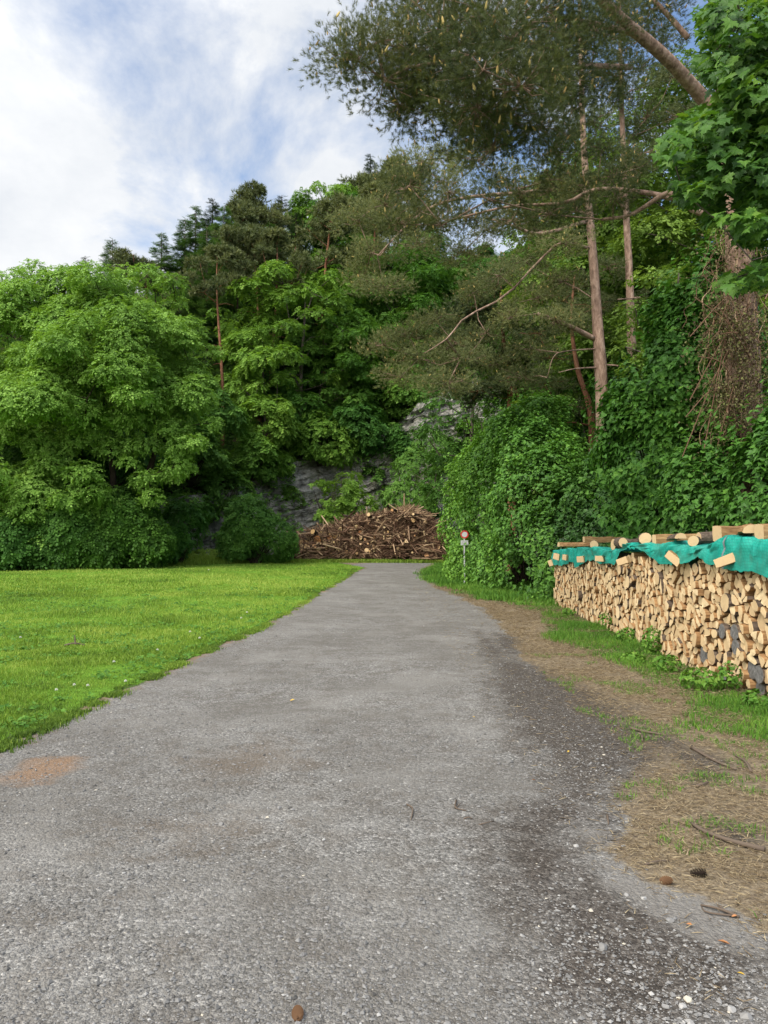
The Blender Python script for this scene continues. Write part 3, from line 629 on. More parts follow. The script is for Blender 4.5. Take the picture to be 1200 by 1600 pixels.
for k_, (px, py, mt, lb, sz) in enumerate([(453, 1097, 'leaf_y', 'yellow fallen leaf in the middle of the grey track', .05), (742, 1123, 'leaf_y', 'small yellow leaf on the track near the damp soil', .03), (887, 1178, 'leaf_y', 'yellow leaf scrap just left of the largest dark soil patch', .03),
    (1165, 1529, 'leaf_y', 'yellow teardrop leaf on dark soil at the bottom right', .03), (1142, 1481, 'leaf_o', 'curled brown leaf on dark soil below the forked twig', .05), (1072, 1448, 'leaf_o', 'orange brown leaf scrap right of the angular grey stone', .03), (1143, 1437, 'leaf_o', 'orange leaf scrap under the forked twig', .025), (838, 1222, 'leaf_o', 'brown leaf lying right of the dark stone on the track', .035)]):
    x, y = gp(px, py); mb = MB(); r = random.Random(k_)
    V = [(0, 0, 0), (.2, .25, .12), (.26, .55, .16), (0, 1, .1), (-.24, .6, .2), (-.2, .25, .12), (0, .5, .02)]; mb.add(V, [np.array([[6, i, (i+1) % 6] for i in range(6)])])
    o = mb.build('fallen_leaf', M[mt]); o.scale = (sz,)*3; o.location = (x, y, float(G(x, y))+.012); o.rotation_euler = (.15, .1, r.uniform(0, 6)); tag(o, lb, 'leaf')
def stick(pts, rad, label, mt='stick', name='stick', forks=(), lift=.01):
    P = [(*gp(a, b), 0) for a, b in pts]; P = spline(P, 9); P[:, 2] = G(P[:, 0], P[:, 1])+rad+lift*np.sin(np.linspace(0, math.pi, 9)); mb = MB()
    V, b = tube_path(P, np.linspace(rad, rad*.5, 9), 6, bump=.2); mb.add(V, b)
    for f in forks:
        Q = [(*gp(a, b), 0) for a, b in f]; Q = spline(Q, 6); Q[:, 2] = G(Q[:, 0], Q[:, 1])+rad*.8+.006; V, b = tube_path(Q, np.linspace(rad*.6, rad*.3, 6), 5); mb.add(V, b)
    return tag(mb.build(name, M[mt], smooth=True), label, 'stick')
stick([(1155, 1436), (1125, 1427), (1095, 1417)], .008, 'forked dry twig on the sandy strip at right', forks=[[(1140, 1432), (1120, 1418)], [(1150, 1436), (1105, 1430), (1096, 1420)]])
stick([(1195, 1332), (1140, 1318), (1100, 1303), (1080, 1290)], .016, 'thick grey branch half sunk in the brown grass', lift=.0)
stick([(1174, 1208), (1165, 1195), (1150, 1184)], .012, 'bent pale stick in the dry grass below the woodpile')
stick([(1008, 1353), (1030, 1350), (1045, 1348)], .006, 'thin brown twig along the lower edge of the brown grass')
stick([(949, 1276), (950, 1285), (951, 1290)], .008, 'short dark stick standing on the damp soil')
stick([(1088, 1231), (1100, 1229), (1107, 1225)], .010, 'short black stick on the bare patch')
stick([(985, 1140), (1010, 1146), (1035, 1150)], .014, 'long dark root lying across the needle litter', lift=0)
stick([(1080, 1170), (1115, 1190), (1150, 1205)], .012, 'grey root running down through the dry grass', lift=0)
stick([(1003, 1152), (1004, 1160)], .012, 'stubby grey stick below the dark root')
stick([(635, 1258), (645, 1268), (642, 1283)], .006, 'curved twig lying on the middle of the track')
stick([(713, 1252), (712, 1266), (730, 1269)], .006, 'forked dark twig right of the curved twig on the track', forks=[[(712, 1266), (720, 1258)]])
stick([(725, 1281), (738, 1281)], .005, 'straight little twig below the forked dark twig'); stick([(748, 1290), (762, 1289), (772, 1284)], .004, 'pale thin twig farthest right of those on the track')
o = stick([(100, 1011), (116, 1010), (133, 1010)], .018, 'bare forked branch lying in the meadow grass', name='fallen_branch', lift=.03); x, y = gp(118, 1011)
V, b = tube_path(spline([(x, y, .06), (x-.02, y+.02, .14), (x-.03, y+.03, .2)], 5), [.014, .012, .01, .009, .008], 6); build('side_branch', V, b, M['stick'], parent=o)
# broad-leaved plants scattered in the turf
x, y = rand_in(9000, 4.6, 26); d = sdist(x, y, MEADOW); k = (d > .05) & (x < 0) & (fbm(x*1.3, y*1.3, s=68) > .05-.25*np.exp(-d/.7)); x, y = x[k], y[k]; n = len(x)*5; x = np.repeat(x, 5)+rg.normal(0, .03, n); y = np.repeat(y, 5)+rg.normal(0, .03, n)
P = np.stack([x, y, G(x, y)+rg.uniform(.02, .05, n)], 1); mb = MB(); add_scatter(mb, *DIA, P, norm(rdir(rg, n)*np.array([1, 1, .3])), norm(np.array([[0, -.2, 1.]])+.5*rdir(rg, n)), rg.uniform(.03, .065, n)*(.8+y*.03), np.clip(rg.normal(.35, .2, n), 0, 1)); tag(mb.build('meadow_herbs', M['vgrass']), kind='stuff')
# small white flowers
for k_, (px, py) in enumerate([(32, 1002), (137, 1079), (196, 1072), (312, 1003), (377, 971), (386, 962), (116, 1078), (246, 1022), (297, 993), (178, 1041), (326, 894), (88, 1086)]):
    x, y = gp(px, py); h = .07; r = rngf(k_+5)
    if k_ == 0:
        f0 = thing('meadow_flower', '', 'flower'); mb = MB(); D = rdir(r, 60); D[:, 2] = np.abs(D[:, 2])*1.0-.2
        add_scatter(mb, *DIA, D*.004, norm(D), rdir(r, 60), np.full(60, .02), r.uniform(0, 1, 60)); q_ = mb.build('flower_head', M['flower'], f0); q_.location = (0, 0, h)
        V, b = tubes([(0, 0, -.0)], [(0, 0, h)], [.002], [.0015], 4); build('stem', V, b, M['vgrass'], f0, tint=np.full(4, .5)); f = f0
    else: f = dup(f0, (0, 0, 0), 0, 1, '')
    f.location = (x, y, float(G(x, y))); f.scale = (.55+.03*y,)*3; f['label'] = 'small round white flower head in the meadow near the track'; f['group'] = 'white flower heads in the meadow'

# ------------------------------------------------------------------ woodpile
def xf(y): return np.interp(y, [5.5, 7.9, 10, 12.5, 16, 19.6], [3.90, 3.94, 3.96, 4.10, 4.25, 4.42])
Y0, Y1 = 5.8, 19.5
rg = rngf(77)
def ph(y): return np.interp(y, [5.8, 8, 12, 19.5], [1.46, 1.45, 1.42, 1.32])
def clip(poly, a, b, c):     # keep a*x+b*y<=c
    out = []
    for i in range(len(poly)):
        p, q = poly[i], poly[(i+1) % len(poly)]; dp, dq = a*p[0]+b*p[1]-c, a*q[0]+b*q[1]-c
        if dp <= 0: out.append(p)
        if dp*dq < 0: t = dp/(dp-dq); out.append((p[0]+t*(q[0]-p[0]), p[1]+t*(q[1]-p[1]), ) + tuple(p[2:]))
    return out
pts = []
sx_, sz_ = .235, .205; row = 0; zz = .06
while zz < 1.6:
    yy = Y0+(row % 2)*sx_*.5
    while yy < Y1:
        pts.append((yy+rg.normal(0, .042), zz+rg.normal(0, .036))); yy += sx_*rg.uniform(.75, 1.25)
    zz += sz_*.86; row += 1
pts = np.array(pts); cells = []
for i, p in enumerate(pts):
    y, z = p; h = float(ph(y))
    if z > h+.02: continue
    d = pts-p; near = np.where((np.abs(d).max(1) < .5) & (np.abs(d).sum(1) > 1e-9))[0]
    poly = [(y-.2, z-.2), (y+.2, z-.2), (y+.2, z+.2), (y-.2, z+.2)]
    for j in near:
        a, b = d[j]; poly = clip(poly, a, b, a*(p[0]+a/2)+b*(p[1]+b/2))
        if len(poly) < 3: break
    poly = clip(poly, 0, -1, -0.0); poly = clip(poly, 0, 1, h+.05)
    if len(poly) >= 3: cells.append((poly, p))
def area(P): P = np.asarray(P); x, y = P[:, 0], P[:, 1]; return .5*abs(np.dot(x, np.roll(y, -1))-np.dot(y, np.roll(x, -1)))
pieces = []     # (poly, kind) kind: 0 split, 1 round
for poly, p in cells:
    A = area(poly)
    if A < .004: continue
    near_low = p[0] < 9.9 and p[1] < .62
    if rg.uniform() < (.30 if near_low else .10): pieces.append((poly, 1)); continue
    c = np.mean(poly, 0)+rg.normal(0, .012, 2); an = rg.uniform(0, math.pi); nx_, ny_ = math.cos(an), math.sin(an)
    halves = [clip(poly, nx_, ny_, nx_*c[0]+ny_*c[1]), clip(poly, -nx_, -ny_, -nx_*c[0]-ny_*c[1])]
    for hp in halves:
        if len(hp) < 3: continue
        if area(hp) > .0185 and rg.uniform() < .8:
            c2 = np.mean(hp, 0)+rg.normal(0, .008, 2); a2 = an+math.pi/2+rg.uniform(-.4, .4); n2_ = (math.cos(a2), math.sin(a2))
            for g_ in (clip(hp, n2_[0], n2_[1], n2_[0]*c2[0]+n2_[1]*c2[1]), clip(hp, -n2_[0], -n2_[1], -n2_[0]*c2[0]-n2_[1]*c2[1])):
                if len(g_) >= 3: pieces.append((g_, 0))
        else: pieces.append((hp, 0))
def shape_poly(poly, kind):
    P = np.asarray([q[:2] for q in poly]); c = P.mean(0)
    # drop tiny edges
    keep = [P[0]]
    for q in P[1:]:
        if np.hypot(*(q-keep[-1])) > .012: keep.append(q)
    if len(keep) > 3 and np.hypot(*(keep[0]-keep[-1])) < .012: keep.pop()
    P = np.array(keep)
    if len(P) < 3 or area(P) < .0030: return None
    if kind == 1:
        r = math.sqrt(area(P)/math.pi)*.93; th = np.arange(12)*math.pi/6; return c+np.stack([np.cos(th), np.sin(th)], 1)*r*(1+.05*np.sin(th*2+c[0]*9))[:, None]
    P = c+(P-c)*rg.uniform(.86, .97)
    out = []; n = len(P)
    for i in range(n):   # round corners a little
        a, b, d = P[i-1], P[i], P[(i+1) % n]; t = rg.uniform(.10, .38)
        out += [b+(a-b)*t, b+(d-b)*t]
    return np.array(out)
logs = []
for poly, kd in pieces:
    S = shape_poly(poly, kd)
    if S is None: continue
    c = S.mean(0); g = 0
    if kd == 1 and c[0] < 10.3 and c[1] < .65 and rg.uniform() < .75: g = 1
    logs.append((S, kd, g, c))
def log_mesh(S, c, kd, g, L, dpt, yaw, pit):
    k = len(S); s = S-c; o = []
    for xx, sc in ((0, .96), (.006, 1.0), (L, 1.0)):
        o.append(np.stack([np.full(k, xx+dpt), s[:, 0]*sc, s[:, 1]*sc], 1))
    V = np.concatenate(o); V[:k, 0] += rg.normal(0, .0025, k)
    V[:, 1] += V[:, 0]*yaw; V[:, 2] += V[:, 0]*pit
    i = np.arange(k); j = (i+1) % k
    Q = np.concatenate([np.stack([j, i, i+k, j+k], 1), np.stack([j+k, i+k, i+2*k, j+2*k], 1)])
    sm = np.where(i % 2 == 1, 1, 2) if kd == 0 else np.full(k, 2)
    if kd == 0: 
        lng = np.linalg.norm(s[j]-s[i], axis=1); sm = np.full(k, 1); 
        if rg.uniform() < .7: a0 = rg.integers(0, k); sm[(a0+np.arange(max(2, k//3))) % k] = 2
    if g: sm[:] = 2
    caps = np.array([list(range(k)), list(range(3*k-1, 2*k-1, -1))])
    return V, Q, caps, np.concatenate([sm, sm]), np.array([3 if g else 0]*2)
logs.sort(key=lambda t: t[3][0])
NIND = 300; vis = [l for l in logs if l[3][0] > 7.75]; pre = [l for l in logs if l[3][0] <= 7.75]; ind = vis[:NIND]; rest = pre+vis[NIND:]
WM = [M['end'], M['side'], M['wbark'], M['grey_end']]
for S, kd, g, c in ind:
    V, Q, caps, mi, mc = log_mesh(S, c, kd, g, .62, rg.normal(0, .022), rg.normal(0, .03), rg.normal(0, .02))
    t = float(np.clip(rg.normal(.5, .28), .03, 1)); o = build('firewood_log', V, [Q, caps], WM, midx=np.concatenate([mi, mc]), tint=np.full(len(Q)+2, t))
    o.location = (float(xf(c[0])), c[0], float(G(xf(c[0]), c[0])+c[1]))
    if g: tag(o, 'weathered grey round log end low in the near part of the woodpile', 'firewood', 'weathered grey round logs in the woodpile')
    elif kd == 1: tag(o, 'unsplit round log with bark and a pale end in the near part of the woodpile', 'firewood', 'unsplit round logs in the woodpile')
    else: tag(o, 'pale split log, fresh cut end facing the track, in the near part of the woodpile', 'firewood', 'split logs in the near part of the woodpile')
mb = MB()
for S, kd, g, c in rest:
    V, Q, caps, mi, mc = log_mesh(S, c, kd, g, .62, rg.normal(0, .022), rg.normal(0, .03), rg.normal(0, .02)); t = float(np.clip(rg.normal(.5, .28), .03, 1))
    V = V+np.array([float(xf(c[0])), c[0], float(G(xf(c[0]), c[0])+c[1])]); base = mb.n; mb.V.append(V); mb.n += len(V)
    for b, mm_ in ((Q, mi), (caps, mc)):
        k = b.shape[1]; mb.F.setdefault(k, []).append(b+base); mb.T.setdefault(k, []).append(np.full(len(b), t)); mb.M.setdefault(k, []).append(mm_)
tag(mb.build('stacked_firewood', WM), kind='stuff')
# bark-dark inner mass of the stack (rear logs seen only through gaps)
mb = MB(); ys = np.arange(Y0, Y1, .5)
for y in ys:
    xx = float(xf(y))
    for zz in np.arange(.09, float(ph(y))-.08, .15):
        V, b = tube_path([(xx+.62, y+.1, zz), (xx+1.1, y+.1, zz)], .13, 8); mb.add(V, b, .3, 2)
tag(mb.build('rear_firewood', WM), kind='stuff')

# tarp
def tarp_drop(y):      # lower edge, height above ground
    return np.interp(y, [5.8, 7.3, 8.05, 8.6, 9.1, 9.35, 9.8, 10.3, 10.7, 11.2, 11.9, 12.6, 13.0, 13.4, 13.9, 14.7, 15.5, 16.2, 16.6, 16.9, 17.5, 18.2, 18.8, 19.5],
                        [1.28, 1.28, 1.28, 1.30, 1.40, 1.43, 1.36, 1.33, 1.31, 1.40, 1.54, 1.56, 1.36, 1.23, 1.22, 1.26, 1.27, 1.10, 1.03, 1.20, 1.12, 1.06, 1.08, 0.98])-.0
def tarp_top(y):
    return ph(y)+np.interp(y, [5.8, 7.6, 8.1, 8.7, 9.1, 9.6, 10.4, 11.0, 11.6, 12.3, 13.0, 14, 15, 16, 17, 18, 19.5], [.22, .19, .20, .27, .17, .14, .20, .14, .19, .20, .12, .12, .15, .15, .12, .10, .10])
ys = np.arange(5.9, 19.62, .035); tt_ = np.linspace(0, 1, 26); Yt, T = np.meshgrid(ys, tt_)
X0 = xf(Yt); TOP = tarp_top(Yt); LOW = np.minimum(tarp_drop(Yt)+.03*vnoise(Yt*4, Yt*0, s=81)+.012*vnoise(Yt*13, Yt*0, s=80), TOP-.06)
ft = np.clip(T/.62, 0, 1); st_ = np.clip((T-.62)/.38, 0, 1)
wr = .045*vnoise(Yt*3.2+T*2.2, T*1.8, s=82)+.034*vnoise(Yt*8+T*3, T*2.5, s=83)+.016*vnoise(Yt*19+T*6, T*7, s=84)
Xt = X0-.052-np.abs(wr)*1.4*(ft+.2)-.06*(1-ft)*(np.abs(vnoise(Yt*2.1, Yt*0, s=85)))+.05*ft**3+st_*1.05
Zt = np.where(T < .62, LOW+(TOP-LOW)*ft**.92, TOP+.0)+.5*wr*(T > .3)+np.where(T > .62, -.04*st_+.02*vnoise(Yt*3, T*6, s=86), 0)+G(X0, Yt)
Yw = Yt+.045*vnoise(Yt*2, T*3, s=87)
nx = len(ys); i = np.arange(nx-1)[None]+np.arange(len(tt_)-1)[:, None]*nx; q = np.stack([i, i+nx, i+1+nx, i+1], -1).reshape(-1, 4)
tarp = build('tarp', np.stack([Xt.ravel(), Yw.ravel(), Zt.ravel()], 1), [q], [M['tarp']], smooth=True)
tag(tarp, 'green mesh tarpaulin draped over the top edge of the woodpile', 'tarpaulin')
uvl = tarp.data.uv_layers.new(name='UVMap'); lv = np.empty(len(tarp.data.loops), np.int32); tarp.data.loops.foreach_get('vertex_index', lv)
arc = np.cumsum(np.concatenate([np.zeros((1, nx)), np.sqrt(np.diff(Xt, axis=0)**2+np.diff(Zt, axis=0)**2)]), 0)
uvl.data.foreach_set('uv', np.stack([Yt.ravel()[lv], arc.ravel()[lv]], 1).astype(np.float32).ravel())
# grey seam strip sewn on the tarp
jj = int(np.argmin(np.abs(ys-8.62))); nr = 17; Vs = []
for a in range(nr):
    for d_, o_ in ((-.022, 0), (.022, 0)): Vs.append((Xt[a, jj]-.006, Yw[a, jj]+d_+(a-8)*.004, Zt[a, jj]))
F = [(2*a, 2*a+1, 2*a+3, 2*a+2) for a in range(nr-1)]; o = build('seam_strip', Vs, [F], M['strap'], parent=tarp)

def xy_face(px, off=-.1):    # distance along the pile for an image column
    y = 10.0
    for _ in range(40): y = (float(xf(y))+off)*FPX/(px-600.0)
    return y
def block(px, py, wpx, hpx, rot, label, th=.05):
    y = xy_face(px); x, y, z = up(px, py, y); s = y/FPX
    # width seen obliquely along the pile
    W = wpx*s; H = hpx*s; mb = MB(); r = rngf(int(px)); yd = min(.27, W*1.25)
    P = np.array([(-.5, -.5), (.5, -.42), (.5, .5), (-.46, .5)])*np.array([yd, H])
    c, s_ = math.cos(rot), math.sin(rot); P = P@np.array([[c, s_], [-s_, c]])
    V = np.concatenate([np.stack([np.full(4, -th), P[:, 0], P[:, 1]], 1), np.stack([np.full(4, th), P[:, 0]*.97, P[:, 1]*.97], 1)])
    # turned somewhat towards the track
    F = np.array([[3, 2, 1, 0], [4, 5, 6, 7], [0, 1, 5, 4], [1, 2, 6, 5], [2, 3, 7, 6], [3, 0, 4, 7]])
    o = build('wood_block', V, [F], [M['end'], M['side']], midx=[0, 0, 1, 1, 1, 0], tint=np.full(6, .22)); o.location = (x-.02, y, z); o.rotation_euler = (0, 0, .75)
    bv = o.modifiers.new('bevel', 'BEVEL'); bv.width = .004; bv.segments = 2
    return tag(o, label, 'wood block', 'wood blocks weighting the tarpaulin edge')
block(1138, 876, 27, 15, -.38, 'largest wood block, tilted, hanging on the tarpaulin below the grey seam', .045)
block(1056, 873, 21, 13, .65, 'second largest wood block, tilted steeply against the tarpaulin edge', .045)
block(976, 877, 15, 11, -.35, 'tilted wood block on the tarpaulin where the stack front is uncovered to its right')
block(940, 873, 12, 9, 0, 'squarish wood block on the tarpaulin above the middle of the far half')
block(910, 874, 10, 10, -.1, 'small square wood block on the long hanging corner of the tarpaulin')
block(885, 871, 6, 9, .1, 'smallest wood block, second from the far end of the tarpaulin')
block(872, 870, 9, 10, .2, 'small wood block on the tarpaulin near the far corner of the stack')
block(863, 880, 6, 10, -.4, 'wood block hanging round the far corner of the woodpile')

def toplog(px, py, dia, L, kind, label, yaw=0.0, bark=True, lift=0.0, yoff=0.0):
    """a log on top: kind 'x' lies across the stack (end towards the track), 'y' lies along it (end towards the viewer)"""
    y = xy_face(px, 0)+yoff; x, y, z = up(px, py, y); z = max(z, float(tarp_top(y)+G(x, y))+dia*.40)+lift; r = rngf(int(px*3)); k = 12
    th = np.arange(k)*2*math.pi/k; rr = dia/2*(1+.06*np.sin(2*th+px))
    P = np.stack([np.cos(th)*rr, np.sin(th)*rr], 1); mi = np.full(k, 2)
    if kind.endswith('h'):   # half round: flat split face
        fl = .1 if 'u' not in kind else -.1
        P[:, 1] = np.minimum(P[:, 1], dia*.04) if 'u' in kind else np.maximum(P[:, 1], -dia*.04); mi = np.where((P[:, 1] == (dia*.04 if 'u' in kind else -dia*.04)), 1, 2)
        if not bark: mi[:] = 1
    if kind.endswith('b'):   # squared split beam
        P = np.array([(-.5, -.45), (-.1, -.5), (.42, -.38), (.5, .1), (.46, .5), (0, .52), (-.48, .44), (-.52, 0)])*dia; k = 8; mi = np.full(8, 1)
    elif not bark: mi[:] = 1
    ns = 7; V = []
    for a in range(ns):
        t = a/(ns-1); sc = 1+.04*r.normal()
        V.append(np.stack([np.full(k, t*L), P[:, 0]*sc+.008*r.normal(), P[:, 1]*sc+.008*r.normal()], 1))
    V = np.concatenate(V); Q = []; mm_ = []
    for a in range(ns-1):
        for j in range(k): Q.append((a*k+(j+1) % k, a*k+j, (a+1)*k+j, (a+1)*k+(j+1) % k)); mm_.append(mi[j])
    caps = np.array([list(range(k)), list(range(ns*k-1, (ns-1)*k-1, -1))])
    o = build('top_log', V, [Q, caps], [M['end'], M['side'], M['wbark'], M['grey_end']], midx=mm_+[0, 0], tint=np.full(len(Q)+2, float(r.uniform(.08, .4))))
    o.location = (x, y, z); o.rotation_euler = (0, 0, yaw if kind[0] == 'x' else math.pi/2+yaw)
    return tag(o, label, 'log', 'logs lying on top of the tarpaulin')
toplog(873, 855, .20, .95, 'xh', 'pale split half log on the far end of the stack top', .10, False)
toplog(912, 849, .12, .9, 'xb', 'flat board-like split piece behind the far end logs', .1, False, .08, .5)
toplog(929, 853, .17, .9, 'y', 'short round log end at the far third of the stack top, facing the viewer', -.25)
toplog(958, 852, .22, 1.0, 'x', 'thick barked round log lying across the middle of the stack top', .12)
toplog(973, 851, .16, .8, 'y', 'thinner round log resting against the thick barked log', -.2, yoff=-.3)
toplog(1008, 849, .18, .9, 'y', 'round log with a tawny cut end next to the thick barked log', -.3)
toplog(1022, 846, .14, 1.1, 'xb', 'flat split plank with a dark underside on top of the stack', .05, False, .02, .1)
toplog(1064, 848, .15, .8, 'yh', 'half round log end peeping over the tarpaulin', -.2, True, .0)
toplog(1084, 847, .14, .8, 'y', 'upright oval log end right of the half round one', -.45)
toplog(1092, 840, .15, 1.3, 'x', 'barked log lying behind the oval log end', .12, True, .0, .6)
toplog(1119, 840, .20, 1.3, 'xb', 'big squared split beam with a pale end, tallest on the stack', .10, False)
toplog(1176, 845, .17, .8, 'yh', 'pale wedge shaped log end beside the nearest beam', -.35, False)
toplog(1186, 842, .17, 1.2, 'xb', 'nearest split beam at the right edge of the picture', .06, False)

# ------------------------------------------------------------------ sign at the hedge
s = thing('road_sign', 'round red and white prohibition sign over a small white plate, half swallowed by the hedge', 'road sign')
sx0, sy0, _ = up(726, 880, 27.0); sg = float(G(sx0, sy0)); s.location = (sx0, sy0, sg)
def disc(r, th, y, z, n=28):
    a = np.arange(n)*2*math.pi/n; V = np.concatenate([np.stack([np.cos(a)*r, np.full(n, y), z+np.sin(a)*r], 1), np.stack([np.cos(a)*r, np.full(n, y+th), z+np.sin(a)*r], 1)])
    i = np.arange(n); j = (i+1) % n; return V, [np.stack([i, i+n, j+n, j], 1), np.array([list(range(n)), list(range(2*n-1, n-1, -1))])]
V, b = tubes([(0, .03, 0)], [(0, .03, up(722, 834, sy0)[2]-sg)], [.028], [.028], 12); build('post', V, b, M['steel'], s, smooth=True)
zd = up(722, 835, sy0)[2]-sg; zp = up(725, 848, sy0)[2]-sg
V, b = disc(.145, .006, -.006, zd); build('sign_disc', V, b, M['white'], s)
n = 32; a = np.arange(n)*2*math.pi/n; V = np.concatenate([np.stack([np.cos(a)*r, np.full(n, -.010), zd+np.sin(a)*r], 1) for r in (.145, .10)]); i = np.arange(n); j = (i+1) % n
build('red_ring', V, [np.stack([i, j, j+n, i+n], 1)], M['red'], s)
Vp = np.array([(x_, y_, zp+z_) for y_ in (-.012, -.004) for x_, z_ in ((-.135, -.085), (.135, -.085), (.135, .085), (-.135, .085))]); pl = build('plate', Vp, [np.array([[0, 1, 2, 3], [7, 6, 5, 4], [0, 4, 5, 1], [1, 5, 6, 2], [2, 6, 7, 3], [3, 7, 4, 0]])], M['white'], s)
V = []; F = []; r = random.Random(4)
for li in range(4):
    z_ = zp+.058-li*.038; x_ = -.11
    while x_ < .085:
        L = r.uniform(.015, .04); o_ = len(V); V += [(x_, -.015, z_-.005), (x_+L, -.015, z_-.005), (x_+L, -.015, z_+.005), (x_, -.015, z_+.005)]; F.append((o_, o_+1, o_+2, o_+3)); x_ += L+.008
build('lettering', V, [F], M['ink'], s)

# ------------------------------------------------------------------ brush pile
BX0, BX1, BY = -6.3, 4.3, 52.0
def bprof(x): 
    px = 600+x/BY*FPX
    pz = np.interp(px, [452, 458, 475, 500, 520, 545, 560, 575, 590, 605, 620, 632, 645, 658, 668, 680, 690, 700], [872, 858, 840, 828, 823, 815, 810, 804, 808, 803, 800, 794, 795, 800, 812, 822, 836, 850])
    return (877-pz)/FPX*BY
xs = np.linspace(BX0, BX1, 90); ts = np.linspace(0, 1, 24); Xb, Tb = np.meshgrid(xs, ts); hb = bprof(Xb)*.93
Yb = BY-1.6*(1-Tb*2)*(.8+.2*np.minimum(1, hb/2)); Zb = hb*np.sin(np.clip(Tb, .0, 1)*math.pi)**.45+.22*fbm(Xb*1.4, Yb*1.4, s=91); Zb = np.maximum(Zb, -.1)*(Tb > 0)*(Tb < 1)-.05
nx = 90; i = np.arange(nx-1)[None]+np.arange(23)[:, None]*nx; q = np.stack([i, i+1, i+1+nx, i+nx], -1).reshape(-1, 4)
tag(build('brush_heap_core', np.stack([Xb.ravel(), Yb.ravel(), (Zb+G(Xb, Yb)).ravel()], 1), [q], M['brushcore'], smooth=True), kind='stuff')
rg = rngf(99)
def bsurf(n, tmax=.6):
    x = rg.uniform(BX0+.2, BX1-.2, n); t = .003+rg.uniform(0, 1, n)**1.7*tmax; h = bprof(x)*.98
    y = BY-1.6*(1-2*t)*(.8+.2*np.minimum(1, h/2)); z = h*np.sin(t*math.pi)**.45; y = y+.38*fbm(x*1.6, z*1.6, s=95)-.1; return np.stack([x, y-.08, z+G(x, y)], 1), t
n = 11000; P, t = bsurf(n); D = norm(np.stack([rg.normal(0, 1, n), rg.normal(-.25, .45, n), rg.normal(0, .45, n)], 1)); L = rg.uniform(.3, 1.5, n); R = rg.uniform(.007, .022, n)
bend = rdir(rg, n)*L[:, None]*.15; A = P-D*L[:, None]*.5; B = P+bend; E = P+D*L[:, None]*.5
tn = np.clip(rg.normal(.42, .33, n)+.5*np.exp(-((P[:, 0]-2.0)/.9)**2)*(t > .3), 0, 1); mb = MB()
V, b = tubes(A, B, R, R*.9, 3); mb.add(V, b, np.repeat(tn, 3)); V, b = tubes(B, E, R*.9, R*.4, 3); mb.add(V, b, np.repeat(tn, 3))
n3 = 420; P, t = bsurf(n3); D = norm(np.stack([rg.normal(0, 1, n3), rg.normal(-.45, .5, n3), rg.normal(0, .35, n3)], 1)); L = rg.uniform(1.0, 2.8, n3); R = rg.uniform(.03, .07, n3); bend = rdir(rg, n3)*L[:, None]*.08
A = P-D*L[:, None]*.5; B = P+bend-np.array([0, .12, 0]); E = P+D*L[:, None]*.5; tn3 = np.clip(rg.normal(.5, .3, n3), 0, 1)
V, b = tubes(A, B, R, R*.9, 6); mb.add(V, b, np.repeat(tn3, 6)); V, b = tubes(B, E, R*.9, R*.55, 6); mb.add(V, b, np.repeat(tn3, 6))
# fine upstanding twigs along the crest
n2 = 1500; x = rg.uniform(BX0+.3, BX1-.2, n2); P = np.stack([x, BY+rg.normal(0, .5, n2), bprof(x)*.86+G(x, BY+x*0)-.1], 1); D = norm(np.stack([rg.normal(-.25, .55, n2), rg.normal(-.1, .4, n2), rg.uniform(.3, 1, n2)], 1)); L = rg.uniform(.25, .75, n2)
V, b = tubes(P, P+D*L[:, None], np.full(n2, .012), np.full(n2, .004), 3); mb.add(V, b, np.repeat(np.clip(rg.normal(.4, .15, n2), 0, 1), 3))
tag(mb.build('tangled_twigs', M['twig']), kind='stuff')
def brush_log(p, d, dia, L, tint, bt):
    d = np.asarray(d)/np.linalg.norm(d); a = np.asarray(p)-0*d; r = rngf(int(abs(p[0]*1000)+p[2]*77)); mid = a-d*L*.5+r.normal(size=3)*.03*L; e = a-d*L
    V, b = tube_path(spline([a, mid, e], 6), np.linspace(dia/2, dia/2*.75, 6), 9, bump=.12, seed=int(r.integers(99)))
    return V, b
k_ = 0; spots = [(566-440, 0)]
named = [((488.5, 830.5), .34, .45, 'ring shaped pale log end high on the left of the brush heap'), ((496, 843), .56, .02, 'widest orange cut stump face in the left of the brush heap'), ((514.5, 840), .34, .1, 'orange oval log end right of the widest stump face'), ((522.5, 839), .26, .15, 'narrow upright orange log end in the brush heap'),
    ((478, 853), .26, .6, 'pale round log end low on the left flank of the brush heap'), ((513, 861.5), .22, .5, 'pale log end near the foot of the brush heap, centre left'), ((576, 804), .24, .8, 'pale log end standing at the crest of the brush heap'), ((612.5, 797), .2, .35, 'reddish log stub poking up at the crest beside the tan root mass'),
    ((645.5, 803.5), .18, .95, 'small bright log end under the tan root mass'), ((557.5, 854), .22, .1, 'reddish log end in the lower middle of the brush heap'), ((642.5, 850.5), .26, .15, 'orange brown log end low in the right half of the brush heap'), ((635, 867), .2, .5, 'dull log end at the foot of the heap below the orange one'),
    ((458, 858), .16, .9, 'white log end at the extreme left tip of the brush heap')]
for (px, py), dia, tn_, lb in named:
    x, y, z = up(px, py, BY-1.62); d = (rg.normal(-.15, .2), -1, rg.normal(.05, .12)); V, b = brush_log((x, y, z), d, dia, rg.uniform(1.3, 2.2), 0, 0)
    o = build('heap_log', V, b, [M['bark_dark'], M['cut_end']], midx=[0]*len(b[0])+[1, 1], tint=[.5]*len(b[0])+[tn_]*2); tag(o, lb, 'log', 'logs in the brush heap')
Pn, tt2 = bsurf(272, .5); Pn = Pn[np.argsort(Pn[:, 0])]
